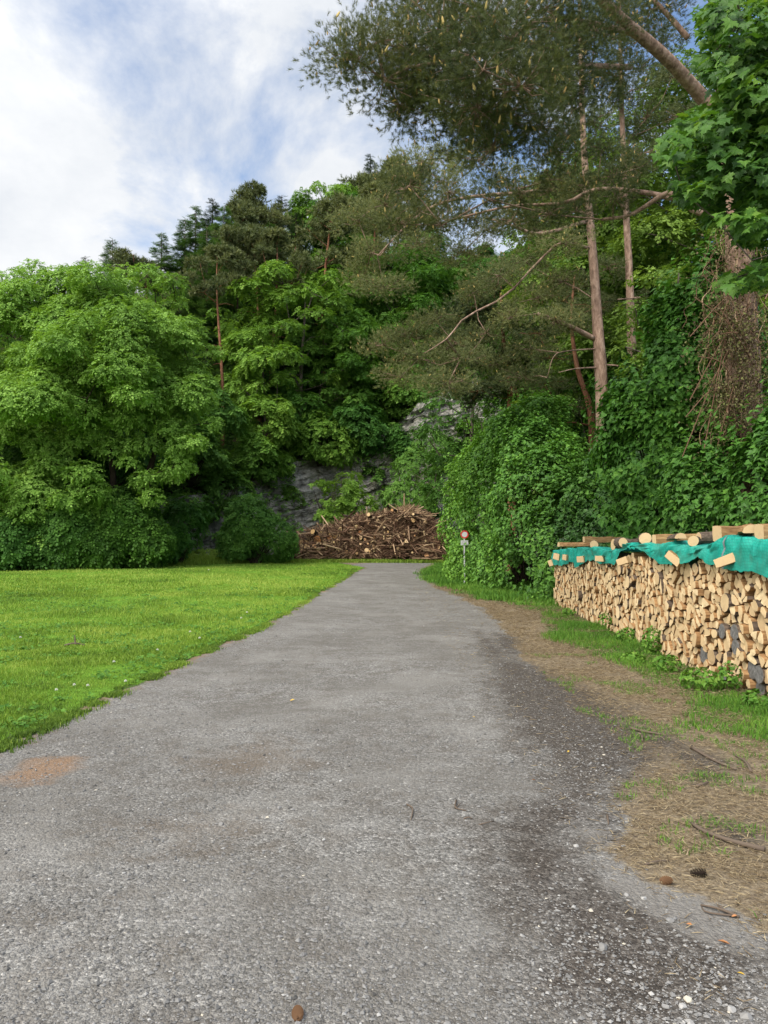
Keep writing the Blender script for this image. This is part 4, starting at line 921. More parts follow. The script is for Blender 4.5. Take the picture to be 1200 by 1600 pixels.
for p in Pn:
    left = p[0] < -1.5; dia = rg.uniform(.13, .32) if left or rg.uniform() < .4 else rg.uniform(.08, .2)
    d = np.array([rg.normal(0, .55 if left else .8), -1, rg.normal(.05, .3)]); d /= np.linalg.norm(d); L = rg.uniform(.9, 2.4); V, b = brush_log(p+d*rg.uniform(.05, .3), d, dia, L, 0, 0)
    o = build('heap_log', V, b, [M['bark_dark'], M['cut_end']], midx=[0]*len(b[0])+[1, 1], tint=[.5]*len(b[0])+[float(np.clip(rg.normal(.7, .25), 0, 1))]*2)
    if left: tag(o, 'thin cut log among the twigs in the left part of the brush heap', 'log', 'thin cut logs in the left part of the brush heap')
    else: tag(o, 'thin cut branch wood among the twigs in the right part of the brush heap', 'log', 'thin cut logs in the right part of the brush heap')

# ------------------------------------------------------------------ vegetation builders
def ell_pts(rg, c, r, n, inner=.35, flat=True):
    d = rdir(rg, n); d[:, 2] = np.where(d[:, 2] < -.2, d[:, 2]*.5, d[:, 2]); d = norm(d)
    f = 1-inner*rg.uniform(0, 1, n)**1.6
    return c+d*np.asarray(r)*f[:, None], d
def crown(mb, rg, C_, R_, per, T, size, tbase, tvar=.16, outc=None, flat=.75, upw=.55, droop=.15):
    """leaf sprays over many clumps"""
    Ps, Ns, Ts = [], [], []
    for c, r in zip(C_, R_):
        n = max(4, int(per*(r/np.mean(R_))**2)); p, d = ell_pts(rg, c, (r, r, r*flat), n, .5)
        if outc is not None:
            o = norm((c-outc)[None])[0]; k = rg.uniform(0, 1, n) < np.clip(.75+.8*(d@o), .12, 1); p, d = p[k], d[k]
        Ps.append(p); Ns.append(d); Ts.append(np.full(len(p), rg.normal(0, tvar)+tbase))
    P = np.concatenate(Ps); D = np.concatenate(Ns); t = np.concatenate(Ts)+rg.normal(0, .13, len(P)); n = len(P)
    Nn = norm(D*.5+np.array([0, 0, upw])+rdir(rg, n)*.45); Fw = norm(D*.7+rdir(rg, n)*.7+np.array([0, 0, -droop]))
    add_scatter(mb, T[0], T[1], P, Fw, Nn, size*rg.uniform(.7, 1.3, n), np.clip(t, 0, 1))
def broadleaf(name, cat, H, RW, z0, ncl, per, T, size, leaf, bark, seed, rcl=.2, tr=.22, label='', lean=(0, 0), tb=.5, fork=2, trunk=None, env=None, loc=(0, 0, 0), rtip=.012, tvar=.16, upw=.8, droop=.15, cflat=.55):
    rg = rngf(seed); root = thing(name, label, cat, loc)
    n = 0; Cc = []; hz = H-z0
    while len(Cc) < ncl:
        p = rg.uniform(-1, 1, 3); q = np.hypot(p[0], p[1])
        zt = (p[2]+1)/2; e = env(zt) if env else math.sqrt(max(0, 1-(zt*1.75-.75)**2)) if zt > .43 else .55+.45*math.sin(zt/.43*math.pi/2)
        an = math.atan2(p[1], p[0]); e *= 1+.22*math.sin(an*2+seed)+.13*math.sin(an*5+seed*2+zt*5)
        if q > e or q < e*.45*(1-zt**4): continue
        Cc.append((p[0]*RW, p[1]*RW, z0+zt*hz*.95))
    Cc = np.array(Cc); Rc = rcl*RW*rg.uniform(.6, 1.35, ncl)
    Cc[:, 0] += lean[0]*(Cc[:, 2]/H)**1.3; Cc[:, 1] += lean[1]*(Cc[:, 2]/H)**1.3
    nt_ = 12; tz = np.linspace(0, 1, nt_)
    tp = trunk if trunk is not None else np.stack([lean[0]*tz**1.3*.9+.25*np.sin(tz*5+seed)*tz, lean[1]*tz**1.3*.9+.2*np.sin(tz*4+seed*2)*tz, tz*H*.86], 1)
    trd = tr*(1-tz)**.8+.02; trd[0] *= 1.35
    mb = MB(); V, b = tube_path(tp, trd, 12, bump=.18, seed=seed); mb.add(V, b)
    sk = Skel(tp, trd); sk.grow(Cc, rg, seglen=H*.06, mintr=1, jit=.10, sag=-.03); sk.finish(rtip=rtip*2, mb=mb, rmax=tr*.62)
    mb.build('trunk', M[bark], root, smooth=True)
    mb = MB(); crown(mb, rg, Cc, Rc, per, T, size, tb, tvar, np.array([lean[0]*.5, lean[1]*.5, z0+hz*.4]), upw=upw, droop=droop, flat=cflat)
    mb.build('crown', M[leaf], root); root['h'] = H; return root
def pine(name, H, z0, RW, npad, per, T, size, leaf, bark, seed, tr=.2, label='', trunk=None, pads=None, padr=None, loc=(0, 0, 0), cones=0, conesz=.06, flat=.45, trunk_k=12, dead=0, tb=.45, rt=.014, bare=()):
    rg = rngf(seed); root = thing(name, label, 'pine tree', loc)
    nt_ = 14; tz = np.linspace(0, 1, nt_)
    tp = trunk if trunk is not None else np.stack([.5*np.sin(tz*3+seed)*tz, .4*np.sin(tz*4+seed*1.7)*tz, tz*H*.95], 1)
    tp = np.asarray(tp, float); nt_ = len(tp); tz = np.linspace(0, 1, nt_); trd = tr*(1-tz*.82); trd[0] *= 1.25
    if pads is None:
        Cc = []
        while len(Cc) < npad:
            zt = rg.uniform(0, 1)**.8; rr = RW*(math.sin(math.pi*min(1, .25+.75*zt))**.6)*rg.uniform(.25, 1); a = rg.uniform(0, 6.283)
            z = z0+zt*(H-z0)*.95; ax = np.array([np.interp(z, tp[:, 2], tp[:, 0]), np.interp(z, tp[:, 2], tp[:, 1])])
            Cc.append((ax[0]+math.cos(a)*rr, ax[1]+math.sin(a)*rr, z+.1*rr))
        Cc = np.array(Cc); Rc = RW*.24*rg.uniform(.7, 1.4, npad)
    else: Cc = np.asarray(pads, float); Rc = np.asarray(padr, float)
    mb = MB(); V, b = tube_path(spline(tp, nt_*3), np.interp(np.linspace(0, 1, nt_*3), tz, trd), trunk_k, bump=.14, seed=seed); mb.add(V, b)
    sk = Skel(tp, trd)
    for q in bare:
        if len(q) < 4:
            S_ = spline(q[0], 14)[2:]; sk.p += list(S_); sk.par += [-1]*len(S_); sk.nt += len(S_)
    sk.grow(Cc, rg, seglen=.7, up_pen=.9, mintr=max(1, int(nt_*.3)), jit=.09, sag=.05)
    # twigs inside each pad
    P, D, t = [], [], []
    for c, r in zip(Cc, Rc):
        n = max(6, int(per*(r/np.mean(Rc))**2)); m_ = max(3, n//(13 if pads is not None else 8)); sc_, sd2 = ell_pts(rg, c, (r, r, r*flat), m_, .8); q_ = rg.integers(0, m_, n); sp_ = min(.15, r*.2); p = sc_[q_]+np.clip(rg.normal(0, 1, (n, 3)), -1.8, 1.8)*np.array([sp_, sp_, sp_*.6]); d = norm(sd2[q_]+.8*norm(p-sc_[q_])); P.append(p); D.append(d); t.append(np.full(n, rg.normal(0, .1)+tb))
        if pads is not None:
            m_ = min(16, n); idx = rg.choice(n, m_, False); A = np.repeat(c[None], m_, 0); B = c+(p[idx]-c)*.9; mid = (A+B)/2+rdir(rg, m_)*r*.12
            V, b = tubes(A, mid, np.full(m_, rt*.8), np.full(m_, rt*.6), 4); mb.add(V, b); V, b = tubes(mid, B, np.full(m_, rt*.6), np.full(m_, rt*.3), 4); mb.add(V, b)
    sk.finish(rtip=rt, ex=2.1, mb=mb, rmax=tr*.5)
    for q in range(dead):
        z = z0*rg.uniform(.45, 1.02); a = rg.uniform(0, 6.28); L = rg.uniform(.5, 1.8); o = np.array([np.interp(z, tp[:, 2], tp[:, 0]), np.interp(z, tp[:, 2], tp[:, 1]), z])
        V, b = tube_path(spline([o, o+np.array([math.cos(a)*L*.5, math.sin(a)*L*.5, .05]), o+np.array([math.cos(a)*L, math.sin(a)*L, -.12*L])], 6), np.linspace(.03, .008, 6), 5); mb.add(V, b)
    for q in bare:
        V, b = tube_path(spline(q[0], 14), np.linspace(q[1], q[2], 14), 9, bump=.15); mb.add(V, b)
    mb.build('trunk', M[bark], root, smooth=True)
    P = np.concatenate(P); D = np.concatenate(D); t = np.concatenate(t); n = len(P)
    Fw = norm(D*.8+np.array([0, 0, .45])+rdir(rg, n)*.5); mb = MB()
    add_scatter(mb, T[0], T[1], P, Fw, rdir(rg, n), size*rg.uniform(.75, 1.25, n), np.clip(t+rg.normal(0, .14, n), 0, 1))
    mb.build('crown', M[leaf], root)
    if cones:
        k = rg.choice(n, cones, False); mb = MB(); ct = []
        Tc = (np.array([[0, 0, 0], [.16, .25, 0], [0, .25, .16], [-.16, .25, 0], [0, .25, -.16], [.13, .75, 0], [0, .75, .13], [-.13, .75, 0], [0, .75, -.13], [0, 1.05, 0]]),
              [np.array([[0, 1, 2], [0, 2, 3], [0, 3, 4], [0, 4, 1], [9, 6, 5], [9, 7, 6], [9, 8, 7], [9, 5, 8]]), np.array([[1, 5, 6, 2], [2, 6, 7, 3], [3, 7, 8, 4], [4, 8, 5, 1]])])
        pc = P[k]+Fw[k]*size*.5; add_scatter(mb, Tc[0], Tc[1], pc, norm(Fw[k]*.4+np.array([0, 0, 1.])+rdir(rg, cones)*.3), rdir(rg, cones), conesz*rg.uniform(.6, 1.3, cones), rg.uniform(0, 1, cones))
        tag(mb.build('pollen_cones', M['cone'], root), kind='stuff')
    root['h'] = H; return root
def conifer(name, H, RW, nwh, leaf, bark, seed, z0=.12, droop=.25, size=1.0, dens=1.0, tr=.2, label='', cat='conifer'):
    rg = rngf(seed); root = thing(name, label, cat); mb = MB(); P, F, S, t = [], [], [], []
    V, b = tube_path([(0, 0, 0), (.05, 0, H*.5), (0, 0, H)], [tr*1.2, tr*.6, .02], 9); mb.add(V, b); A, B, Ra, Rb = [], [], [], []
    for i in range(nwh):
        zt = i/(nwh-1); z = H*(z0+(1-z0)*zt*.985); R = RW*(1-zt)**.75*rg.uniform(.75, 1.15)+.15; nb = rg.integers(4, 7)
        for q in range(nb):
            a = rg.uniform(0, 6.283); L = R*rg.uniform(.7, 1.1); d = np.array([math.cos(a), math.sin(a), 0]); tpz = .25*L*(1-zt*1.6)-droop*L*(1-zt)
            e = np.array([0, 0, z])+d*L+np.array([0, 0, -droop*L*(1-zt)+.25*L*zt]); A.append((0, 0, z)); B.append(e); Ra.append(.02+.02*(1-zt)); Rb.append(.006)
            m = max(3, int(L/.16*dens)); f = rg.uniform(.12, 1, m)**.8
            P.append(np.array([0, 0, z])+(e-np.array([0, 0, z]))*f[:, None]+rg.normal(0, .06, (m, 3))); sd_ = rg.choice([-1, 1], m)[:, None]*np.array([-d[1], d[0], 0])
            F.append(norm(d+sd_*rg.uniform(.2, 1.1, (m, 1))+np.array([0, 0, -.25]))); S.append(size*(.35+.5*(1-f))*rg.uniform(.7, 1.2, m)*(.5+.5*(1-zt))); t.append(np.full(m, .45)+rg.normal(0, .1))
    V, b = tubes(A, B, Ra, Rb, 4); mb.add(V, b); mb.build('trunk', M[bark], root, smooth=True)
    P = np.concatenate(P); n = len(P); mb = MB(); Nn = norm(np.array([[0, 0, 1.]])+rdir(rg, n)*.4)
    add_scatter(mb, *FLATN, P, np.concatenate(F), Nn, np.concatenate(S), np.clip(np.concatenate(t)+rg.normal(0, .15, n), 0, 1)); mb.build('crown', M[leaf], root); root['h'] = H; return root
def bush(name, ells, n, size, T, leaf, label, cat='bush', seed=1, lump=.35, depth=.45, tb=.5, upw=.35, stems=True, bark='bark_dark', group=None, tf=None, sprigs=0, lumpf=.9, back=.25, base=None, gz=None):
    rg = rngf(seed); E = np.array([list(c)+list(r) for c, r in ells], float); cx = E[:, :2].mean(0) if base is None else np.array(base)
    flr = gz is None; gz = float(G(cx[0], cx[1])) if flr else gz; root = thing(name, label, cat, (cx[0], cx[1], gz), group=group); off = np.array([cx[0], cx[1], gz])
    ar = E[:, 3]*E[:, 5]+E[:, 4]*E[:, 5]+E[:, 3]*E[:, 4]; w_ = ar/ar.sum(); idx = rg.choice(len(E), int(n*1.6), p=w_); d = rdir(rg, len(idx))
    k = (rg.uniform(0, 1, len(idx)) < np.where(d[:, 1] > .35, back, 1.0)); idx, d = idx[k], d[k]
    c = E[idx, :3]; r = E[idx, 3:]; p0 = c+d*r; lm = lump*fbm(p0[:, 0]*lumpf, p0[:, 1]*lumpf, p0[:, 2]*lumpf, seed, 3)*1.8
    dep = depth*rg.uniform(0, 1, len(idx))**2.2; P = p0+d*(lm-dep)[:, None]
    ins = np.zeros(len(P), bool)
    for j in range(len(E)): ins |= (((P-E[j, :3])/E[j, 3:])**2).sum(1) < .62
    k = ~ins & (P[:, 2] > (G(P[:, 0], P[:, 1])+.02 if flr else -99)); P, d, lm, dep = P[k], d[k], lm[k], dep[k]
    if sprigs:
        m = sprigs; q = rg.choice(len(P), m); ln = rg.uniform(.3, .9, m); dd = norm(d[q]*.6+np.array([0, 0, .8])+rdir(rg, m)*.25)
        for f in np.linspace(.1, 1, 9): P = np.concatenate([P, P[q]+dd*(ln*f)[:, None]+rg.normal(0, .03, (m, 3))]); d = np.concatenate([d, d[q]]); lm = np.concatenate([lm, lm[q]+.2])
    m = len(P); Nn = norm(d*.75+np.array([0, -.0, upw])+rdir(rg, m)*.55); Fw = norm(rdir(rg, m)*.8+np.array([0, 0, -.5])+d*.3)
    t = tb+.5*lm/max(lump, .01)*.25+rg.normal(0, .17, m)+.14*vnoise(P[:, 0]*.5, P[:, 1]*.5, P[:, 2]*.7, seed+5)
    if tf is not None: t = t+tf(P)
    mb = MB(); add_scatter(mb, T[0], T[1], P-off, Fw, Nn, size*rg.uniform(.65, 1.35, m), np.clip(t, 0, 1)); mb.build('foliage', M[leaf], root)
    if stems:
        mb = MB(); tg = np.concatenate([E[:, :3], E[rg.integers(0, len(E), 3*len(E)), :3]+rdir(rg, 3*len(E))*E[rg.integers(0, len(E), 3*len(E)), 3:]*.6]); tg[:, 2] = np.maximum(tg[:, 2], gz+.3)
        bs = [np.array([cx[0]+a, cx[1]+b_, gz-.1]) for a, b_ in ((0, 0), (.25, .1), (-.2, .15))]
        for s_ in bs:
            for q in tg[rg.choice(len(tg), min(len(tg), 9), False)]:
                V, b = tube_path(spline([s_-off, (s_*.5+q*.5)-off+rdir(rg, 1)[0]*.15, q-off], 8), np.linspace(.045, .012, 8), 6, bump=.1); mb.add(V, b)
        mb.build('stem', M[bark], root, smooth=True)
    return root

# ------------------------------------------------------------------ prototypes on the hillside
SIL = [(-200, 440), (0, 425), (100, 420), (125, 398), (165, 375), (200, 385), (245, 362), (280, 355), (300, 322), (330, 312), (360, 302), (388, 290), (425, 310), (450, 280), (500, 268), (540, 275), (585, 245), (640, 240), (700, 262), (760, 320), (850, 345), (930, 330), (1000, 320), (1100, 300), (1200, 270), (1400, 260)]
protos = {}
protos['beech'] = [broadleaf('beech', 'beech tree', 13, 4.6, 2.2, 100, 120, SPRAY2, .31, 'beech', 'bark_grey', s_, .18, .18, tb=.5) for s_ in (301, 302, 303)]
protos['shade'] = [broadleaf('broadleaf_tree', 'tree', 12, 4.4, 1.8, 90, 120, SPRAY2, .31, 'beech_dark', 'bark_dark', s_, .21, .17) for s_ in (311, 312)]
protos['pine'] = [pine('scots_pine', 17, 9.0, 3.0, 34, 75, SHOOT_FF, .50, 'pine', 'bark_red', s_, .20, dead=7, rt=.022) for s_ in (321, 322)]
protos['tallpine'] = [pine('scots_pine', 17, 11.8, 3.2, 22, 95, SHOOT_FF, .50, 'pine', 'bark_red', 325, .22, dead=9, rt=.022), pine('scots_pine', 17, 12.6, 3.0, 19, 95, SHOOT_FF, .50, 'pine', 'bark_red', 326, .20, dead=6, rt=.022)]
protos['spruce'] = [conifer('spruce', 16, 3.7, 52, 'pine_blue', 'bark_dark', 331, size=1.5, dens=2.2)]
protos['larch'] = [conifer('larch', 17, 4.3, 60, 'larch', 'bark_grey', 341, .1, .12, size=1.5, dens=2.6)]
protos['sapling'] = [broadleaf('beech_sapling', 'young tree', 5.5, 2.5, .7, 48, 105, SPRAY2, .25, 'beech', 'bark_grey', s_, .24, .07, tb=.62, upw=1.3, droop=.05) for s_ in (351, 352)]
usedp = set()
def plant(kind, px, pyt, Y, label, group=None, v=0, rz=None, sq=1.0, hmax=None):
    r = random.Random(int(px*7+pyt))
    for _ in range(20): Y = max(Y, float(foot((px-600)/FPX*Y))+4.3)
    x = (px-600)/FPX*Y; z = float(HZ(x, Y)); top = up(px, pyt, Y)[2]; h = top-z; p = protos[kind][v % len(protos[kind])]
    if h < 1.5: return None
    s_ = h/p['h']; rz = r.uniform(0, 6.28) if rz is None else rz; sw = min(s_, 1.35)*sq if s_ > 1 else s_*sq
    if id(p) in usedp: o = dup(p, (0, 0, 0), rz, 1, label, group)
    else: o = p; usedp.add(id(p)); o['label'] = label; o.rotation_euler = (0, 0, rz); (o.__setitem__('group', group) if group else None)
    o.location = (x, Y, z-.2); o.scale = (sw, sw, s_); return o
HT = [('larch', 283, 338, 78, 'green larch at the left shoulder of the high skyline group'), ('larch', 345, 318, 74, 'broad soft larch in front of the slim spruce top'), ('pine', 370, 312, 78, 'dark pine wedged between larch and the tallest pine'), ('pine', 405, 312, 80, 'dark pine directly right of the tallest one'), ('larch', 318, 350, 66, 'lower larch in front of the skyline group'), ('spruce', 460, 330, 72, 'dark spruce before the big bright skyline beech'), ('pine', 590, 290, 74, 'grey pine below the spiky spruce top'),
 ('spruce', 125, 397, 72, 'small dark spruce tip just above the leftmost crown'), ('larch', 168, 370, 74, 'feathery larch on the skyline at far left'), ('pine', 205, 385, 70, 'brownish pine beside the skyline larch at left'),
 ('larch', 246, 360, 76, 'wispy larch with open crown between pines at left'), ('pine', 232, 412, 64, 'low broad pine behind the pale green tree'), ('larch', 300, 318, 80, 'tall green larch where the skyline steps up'), ('spruce', 327, 308, 82, 'slim spruce top on the rising skyline'),
 ('pine', 388, 288, 84, 'tallest dark pine of the left skyline'), ('larch', 362, 312, 80, 'soft larch left of the tallest dark pine'), ('larch', 418, 345, 78, 'pale larch leaning on the tallest dark pine from the right'), ('spruce', 437, 302, 86, 'dark spruce notch between pine and bright beech'),
 ('beech', 500, 266, 88, 'big bright beech crowning the skyline'), ('beech', 528, 290, 86, 'beech joining the big skyline beech on its right'), ('spruce', 578, 238, 92, 'spiky spruce top breaking the skyline near the centre'), ('pine', 560, 262, 88, 'rounded pine just left of the spiky spruce top'), ('pine', 625, 248, 90, 'pine on the skyline right of the spiky spruce top'), ('spruce', 655, 240, 92, 'second spiky spruce near the overhanging boughs'),
 ('tallpine', 508, 305, 66, 'lone pine with a bare pinkish trunk in front of the bright beech'), ('beech', 470, 395, 63, 'bright beech below the lone pink trunked pine'), ('beech', 585, 350, 70, 'beech crown right of the lone pink trunked pine'),
 ('tallpine', 345, 385, 60, 'pine whose long grey trunk stands bare at centre left'), ('tallpine', 402, 345, 64, 'pine with forked orange trunk behind the long grey trunk'), ('tallpine', 420, 362, 63, 'straight orange trunked pine right of the forked one'),
 ('beech', 545, 470, 58, 'broad bright tree filling the middle of the slope'), ('beech', 500, 500, 60.5, 'leafy tree below the bright beech, left of the broad one'), ('beech', 600, 480, 61, 'tree with yellow green top right of the broad bright one'), ('sapling', 412, 500, 58, 'yellow green sapling glowing against dark wood'),
 ('shade', 640, 560, 60, 'dark leafy tree hanging over the rock face'), ('sapling', 612, 585, 57.3, 'young tree leaning over the rock above the heap'), ('beech', 560, 560, 57.8, 'layered beech hanging over the cliff edge'), ('sapling', 470, 570, 56.0, 'sapling at the cliff edge in the centre left')]
for i_, (k_, px, py, Y, lb) in enumerate(HT): plant(k_, px, py, Y, lb, v=i_)
rr_ = random.Random(5); placed = [((px-600)/FPX*Y, Y) for _, px, py, Y, _ in HT]; cnt = 0
LBL = {'beech': ('bright green beech in the dense wood covering the slope', 'beeches filling the hillside'), 'shade': ('dark green broadleaf tree in the dense wood covering the slope', 'dark trees filling the hillside'), 'pine': ('grey green pine in the dense wood covering the slope', 'pines filling the hillside'),
       'spruce': ('blackish spruce in the dense wood covering the slope', 'spruces filling the hillside'), 'larch': ('soft green larch in the dense wood covering the slope', 'larches filling the hillside'), 'sapling': ('low leafy young tree covering the steep slope', 'young trees filling the hillside')}
tries = 0
while cnt < 175 and tries < 9000:
    tries += 1; Y = rr_.uniform(46, 100); px = rr_.uniform(-130, 1330); x = (px-600)/FPX*Y; d = Y-float(foot(x))
    if d < 3.6 or d > 40: continue
    if any((x-a)**2+(Y-b)**2 < (3.3**2 if d > 12 else 2.6**2) for a, b in placed): continue
    if any(abs(px-a) < 52 and Y < b for a, b in ((350, 62), (404, 66), (422, 66), (508, 68))): continue
    hz = float(HZ(x, Y)); kk = rr_.choices(['shade', 'pine', 'larch', 'spruce'], [5, 3, 1, 1.5])[0] if 325 < px < 455 and d > 5 else rr_.choices(['beech', 'shade', 'pine', 'spruce', 'larch'], [1.6, 2.2, 3.2, 1.6, 3.2] if px < 450 else [5, 4.5, 1.2, .8, .3])[0]; H = rr_.uniform(9, 16)
    if d < 9: kk = 'sapling' if rr_.random() < .6 else rr_.choice(['shade', 'beech']); H = rr_.uniform(3.5, 6.5) if kk == 'sapling' else rr_.uniform(6, 9)
    pyt = HOR-(hz+H-EYE)*FPX/Y; sil = np.interp(px, [a for a, b in SIL], [b for a, b in SIL])+rr_.uniform(10, 50)
    pyt = max(pyt, sil); placed.append((x, Y)); lb, gr = LBL[kk]; o = plant(kk, px, pyt, Y, lb, gr, v=rr_.randint(0, 9)); cnt += o is not None
# ground cover on the slope
rg = rngf(505); n = 26000; x = rg.uniform(-60, 55, n); d = rg.uniform(0, 1, n)**1.5*38+2.6; y = foot(x)+d; z = HZ(x, y); k = (fbm(x*.35, y*.35, s=55) > -.22); x, y, z = x[k], y[k], z[k]; n = len(x)
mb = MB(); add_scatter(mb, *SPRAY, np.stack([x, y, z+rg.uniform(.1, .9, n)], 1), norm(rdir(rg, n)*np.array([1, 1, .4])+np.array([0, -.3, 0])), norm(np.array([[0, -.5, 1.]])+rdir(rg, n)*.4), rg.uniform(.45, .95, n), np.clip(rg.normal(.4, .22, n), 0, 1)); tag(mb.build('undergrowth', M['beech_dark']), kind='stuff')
# tufts of green on the cliff ledges
u = rg.uniform(-24, 20, 3600); wv = rg.uniform(.05, 1.0, 3600); k = (fbm(u*.4, wv*5, s=56) > .02) | (wv > .93); u, wv = u[k], wv[k]; n = len(u)
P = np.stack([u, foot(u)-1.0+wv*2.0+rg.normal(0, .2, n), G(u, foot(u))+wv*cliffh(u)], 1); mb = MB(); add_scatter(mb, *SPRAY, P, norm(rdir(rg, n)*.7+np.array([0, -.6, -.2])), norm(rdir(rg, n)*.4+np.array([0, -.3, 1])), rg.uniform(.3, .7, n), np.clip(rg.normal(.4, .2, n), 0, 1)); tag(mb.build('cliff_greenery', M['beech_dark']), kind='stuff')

# ------------------------------------------------------------------ big pale green tree at left, and bushes under it
rg = rngf(610); Yt_ = 41.0
def pt(px, py, dy=0): return up(px, py, Yt_+dy)
base = pt(172, 870); bz = float(G(base[0], Yt_)); 
lobes = [(150, 520, 105, 0), (60, 520, 95, 1), (-30, 540, 90, 0), (235, 525, 80, 0), (285, 560, 60, 1), (250, 470, 55, 2), (190, 460, 60, 2), (110, 465, 60, 2), (40, 470, 60, 2), (230, 620, 85, -2), (290, 650, 50, -1), (255, 700, 65, -2), (150, 640, 85, -2), (60, 640, 95, -2), (-20, 660, 80, -2), (110, 740, 70, -2.5), (20, 760, 80, -2.5), (-40, 780, 70, -2), (190, 560, 90, -3), (100, 560, 80, -3), (-90, 600, 90, 0), (-80, 720, 80, -1), (70, 820, 45, -2), (305, 600, 38, -1), (235, 760, 40, -2)]
Cc, Rc = [], []
for px, py, rp, dy in lobes:
    m = max(6, int(rp/7)); dd = rdir(rg, m); f = rg.uniform(.35, .95, m)
    for q in range(m):
        X, Y, Z = up(px+dd[q, 0]*rp*f[q], py-dd[q, 2]*rp*f[q], Yt_+dy+dd[q, 1]*rp*f[q]/FPX*Yt_); Cc.append((X, Y, Z)); Rc.append(rp/FPX*Yt_*rg.uniform(.26, .48))
Cc = np.array(Cc); Rc = np.array(Rc); off = np.array([base[0], Yt_, bz]); Cc -= off; Cc[:, 2] = np.maximum(Cc[:, 2], 1.2)
root = thing('spreading_tree', 'broad pale green tree with the largest crown, at the far left of the meadow', 'tree', tuple(off))
mb = MB(); stems = [[(0, 0, -.1), (-.1, 0, 2.0), (.1, .1, 4.5), (-.4, .2, 8.0), (-.6, 0, 12)], [(.1, 0, -.1), (.9, -.3, 2.2), (2.2, -.6, 5.0), (2.6, -.6, 7.2), (2.2, -.4, 9.5)], [(-.1, 0, -.1), (-.9, .3, 2.5), (-3.0, .4, 5.5), (-5.0, .2, 8.0)]]
tr_, rr2 = [], []
for st in stems:
    S = spline(st, 12); V, b = tube_path(S, np.linspace(.30, .07, 12), 10, bump=.2); mb.add(V, b); tr_ += list(S); rr2 += [.2]*12
sk = Skel(tr_, rr2); sk.grow(Cc, rg, seglen=1.0, jit=.1, sag=-.02); sk.finish(rtip=.022, mb=mb, rmax=.16); mb.build('trunk', M['bark_dark'], root, smooth=True)
mb = MB(); crown(mb, rg, Cc, Rc, 320, SPRAY, .30, .55, .15, np.array([0, 1, 5.0]), flat=.7, upw=.6, droop=.1); mb.build('crown', M['light_tree'], root)
def E_(px, py, Y, rx, rz, ry=None): x, y, z = up(px, py, Y); return ((x, y, z), (rx/FPX*Y, (ry or rx)/FPX*Y, rz/FPX*Y))
def pbush(Y, el, n, size, leaf, label, T=SPRAY, seed=1, name='bush', cat='bush', **kw):
    return bush(name, [E_(px, py, Y+dy, rx, rz) for px, py, rx, rz, dy in el], n, size, T, leaf, label, cat, seed, **kw)
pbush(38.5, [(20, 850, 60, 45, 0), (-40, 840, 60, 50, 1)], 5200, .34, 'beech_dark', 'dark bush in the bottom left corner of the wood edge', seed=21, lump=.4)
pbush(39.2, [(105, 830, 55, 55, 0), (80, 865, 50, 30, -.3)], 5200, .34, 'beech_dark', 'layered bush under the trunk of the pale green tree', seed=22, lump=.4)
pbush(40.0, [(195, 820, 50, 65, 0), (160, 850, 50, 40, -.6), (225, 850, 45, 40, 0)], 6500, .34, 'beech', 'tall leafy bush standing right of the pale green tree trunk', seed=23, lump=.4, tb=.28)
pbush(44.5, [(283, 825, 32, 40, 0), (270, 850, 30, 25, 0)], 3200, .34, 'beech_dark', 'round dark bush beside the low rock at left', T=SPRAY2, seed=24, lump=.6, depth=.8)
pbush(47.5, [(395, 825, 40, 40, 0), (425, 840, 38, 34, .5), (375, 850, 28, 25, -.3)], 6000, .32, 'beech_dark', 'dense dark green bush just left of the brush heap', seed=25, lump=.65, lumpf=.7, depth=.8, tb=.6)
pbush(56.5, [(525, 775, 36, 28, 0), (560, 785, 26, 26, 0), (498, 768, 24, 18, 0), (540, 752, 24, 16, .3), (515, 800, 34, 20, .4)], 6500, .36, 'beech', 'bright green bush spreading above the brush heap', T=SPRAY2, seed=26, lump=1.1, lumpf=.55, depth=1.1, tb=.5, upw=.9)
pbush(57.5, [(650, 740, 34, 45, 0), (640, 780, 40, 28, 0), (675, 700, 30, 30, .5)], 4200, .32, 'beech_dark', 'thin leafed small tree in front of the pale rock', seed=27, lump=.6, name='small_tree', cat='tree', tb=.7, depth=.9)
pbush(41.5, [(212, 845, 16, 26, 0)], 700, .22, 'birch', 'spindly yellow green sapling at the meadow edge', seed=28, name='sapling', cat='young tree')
pbush(51, [(330, 870, 42, 12, 0), (290, 873, 30, 9, 0)], 2600, .22, 'grass', 'low mound of bright weeds at the far meadow edge', seed=29, name='weed_clump', cat='weeds', stems=False, lump=.1)
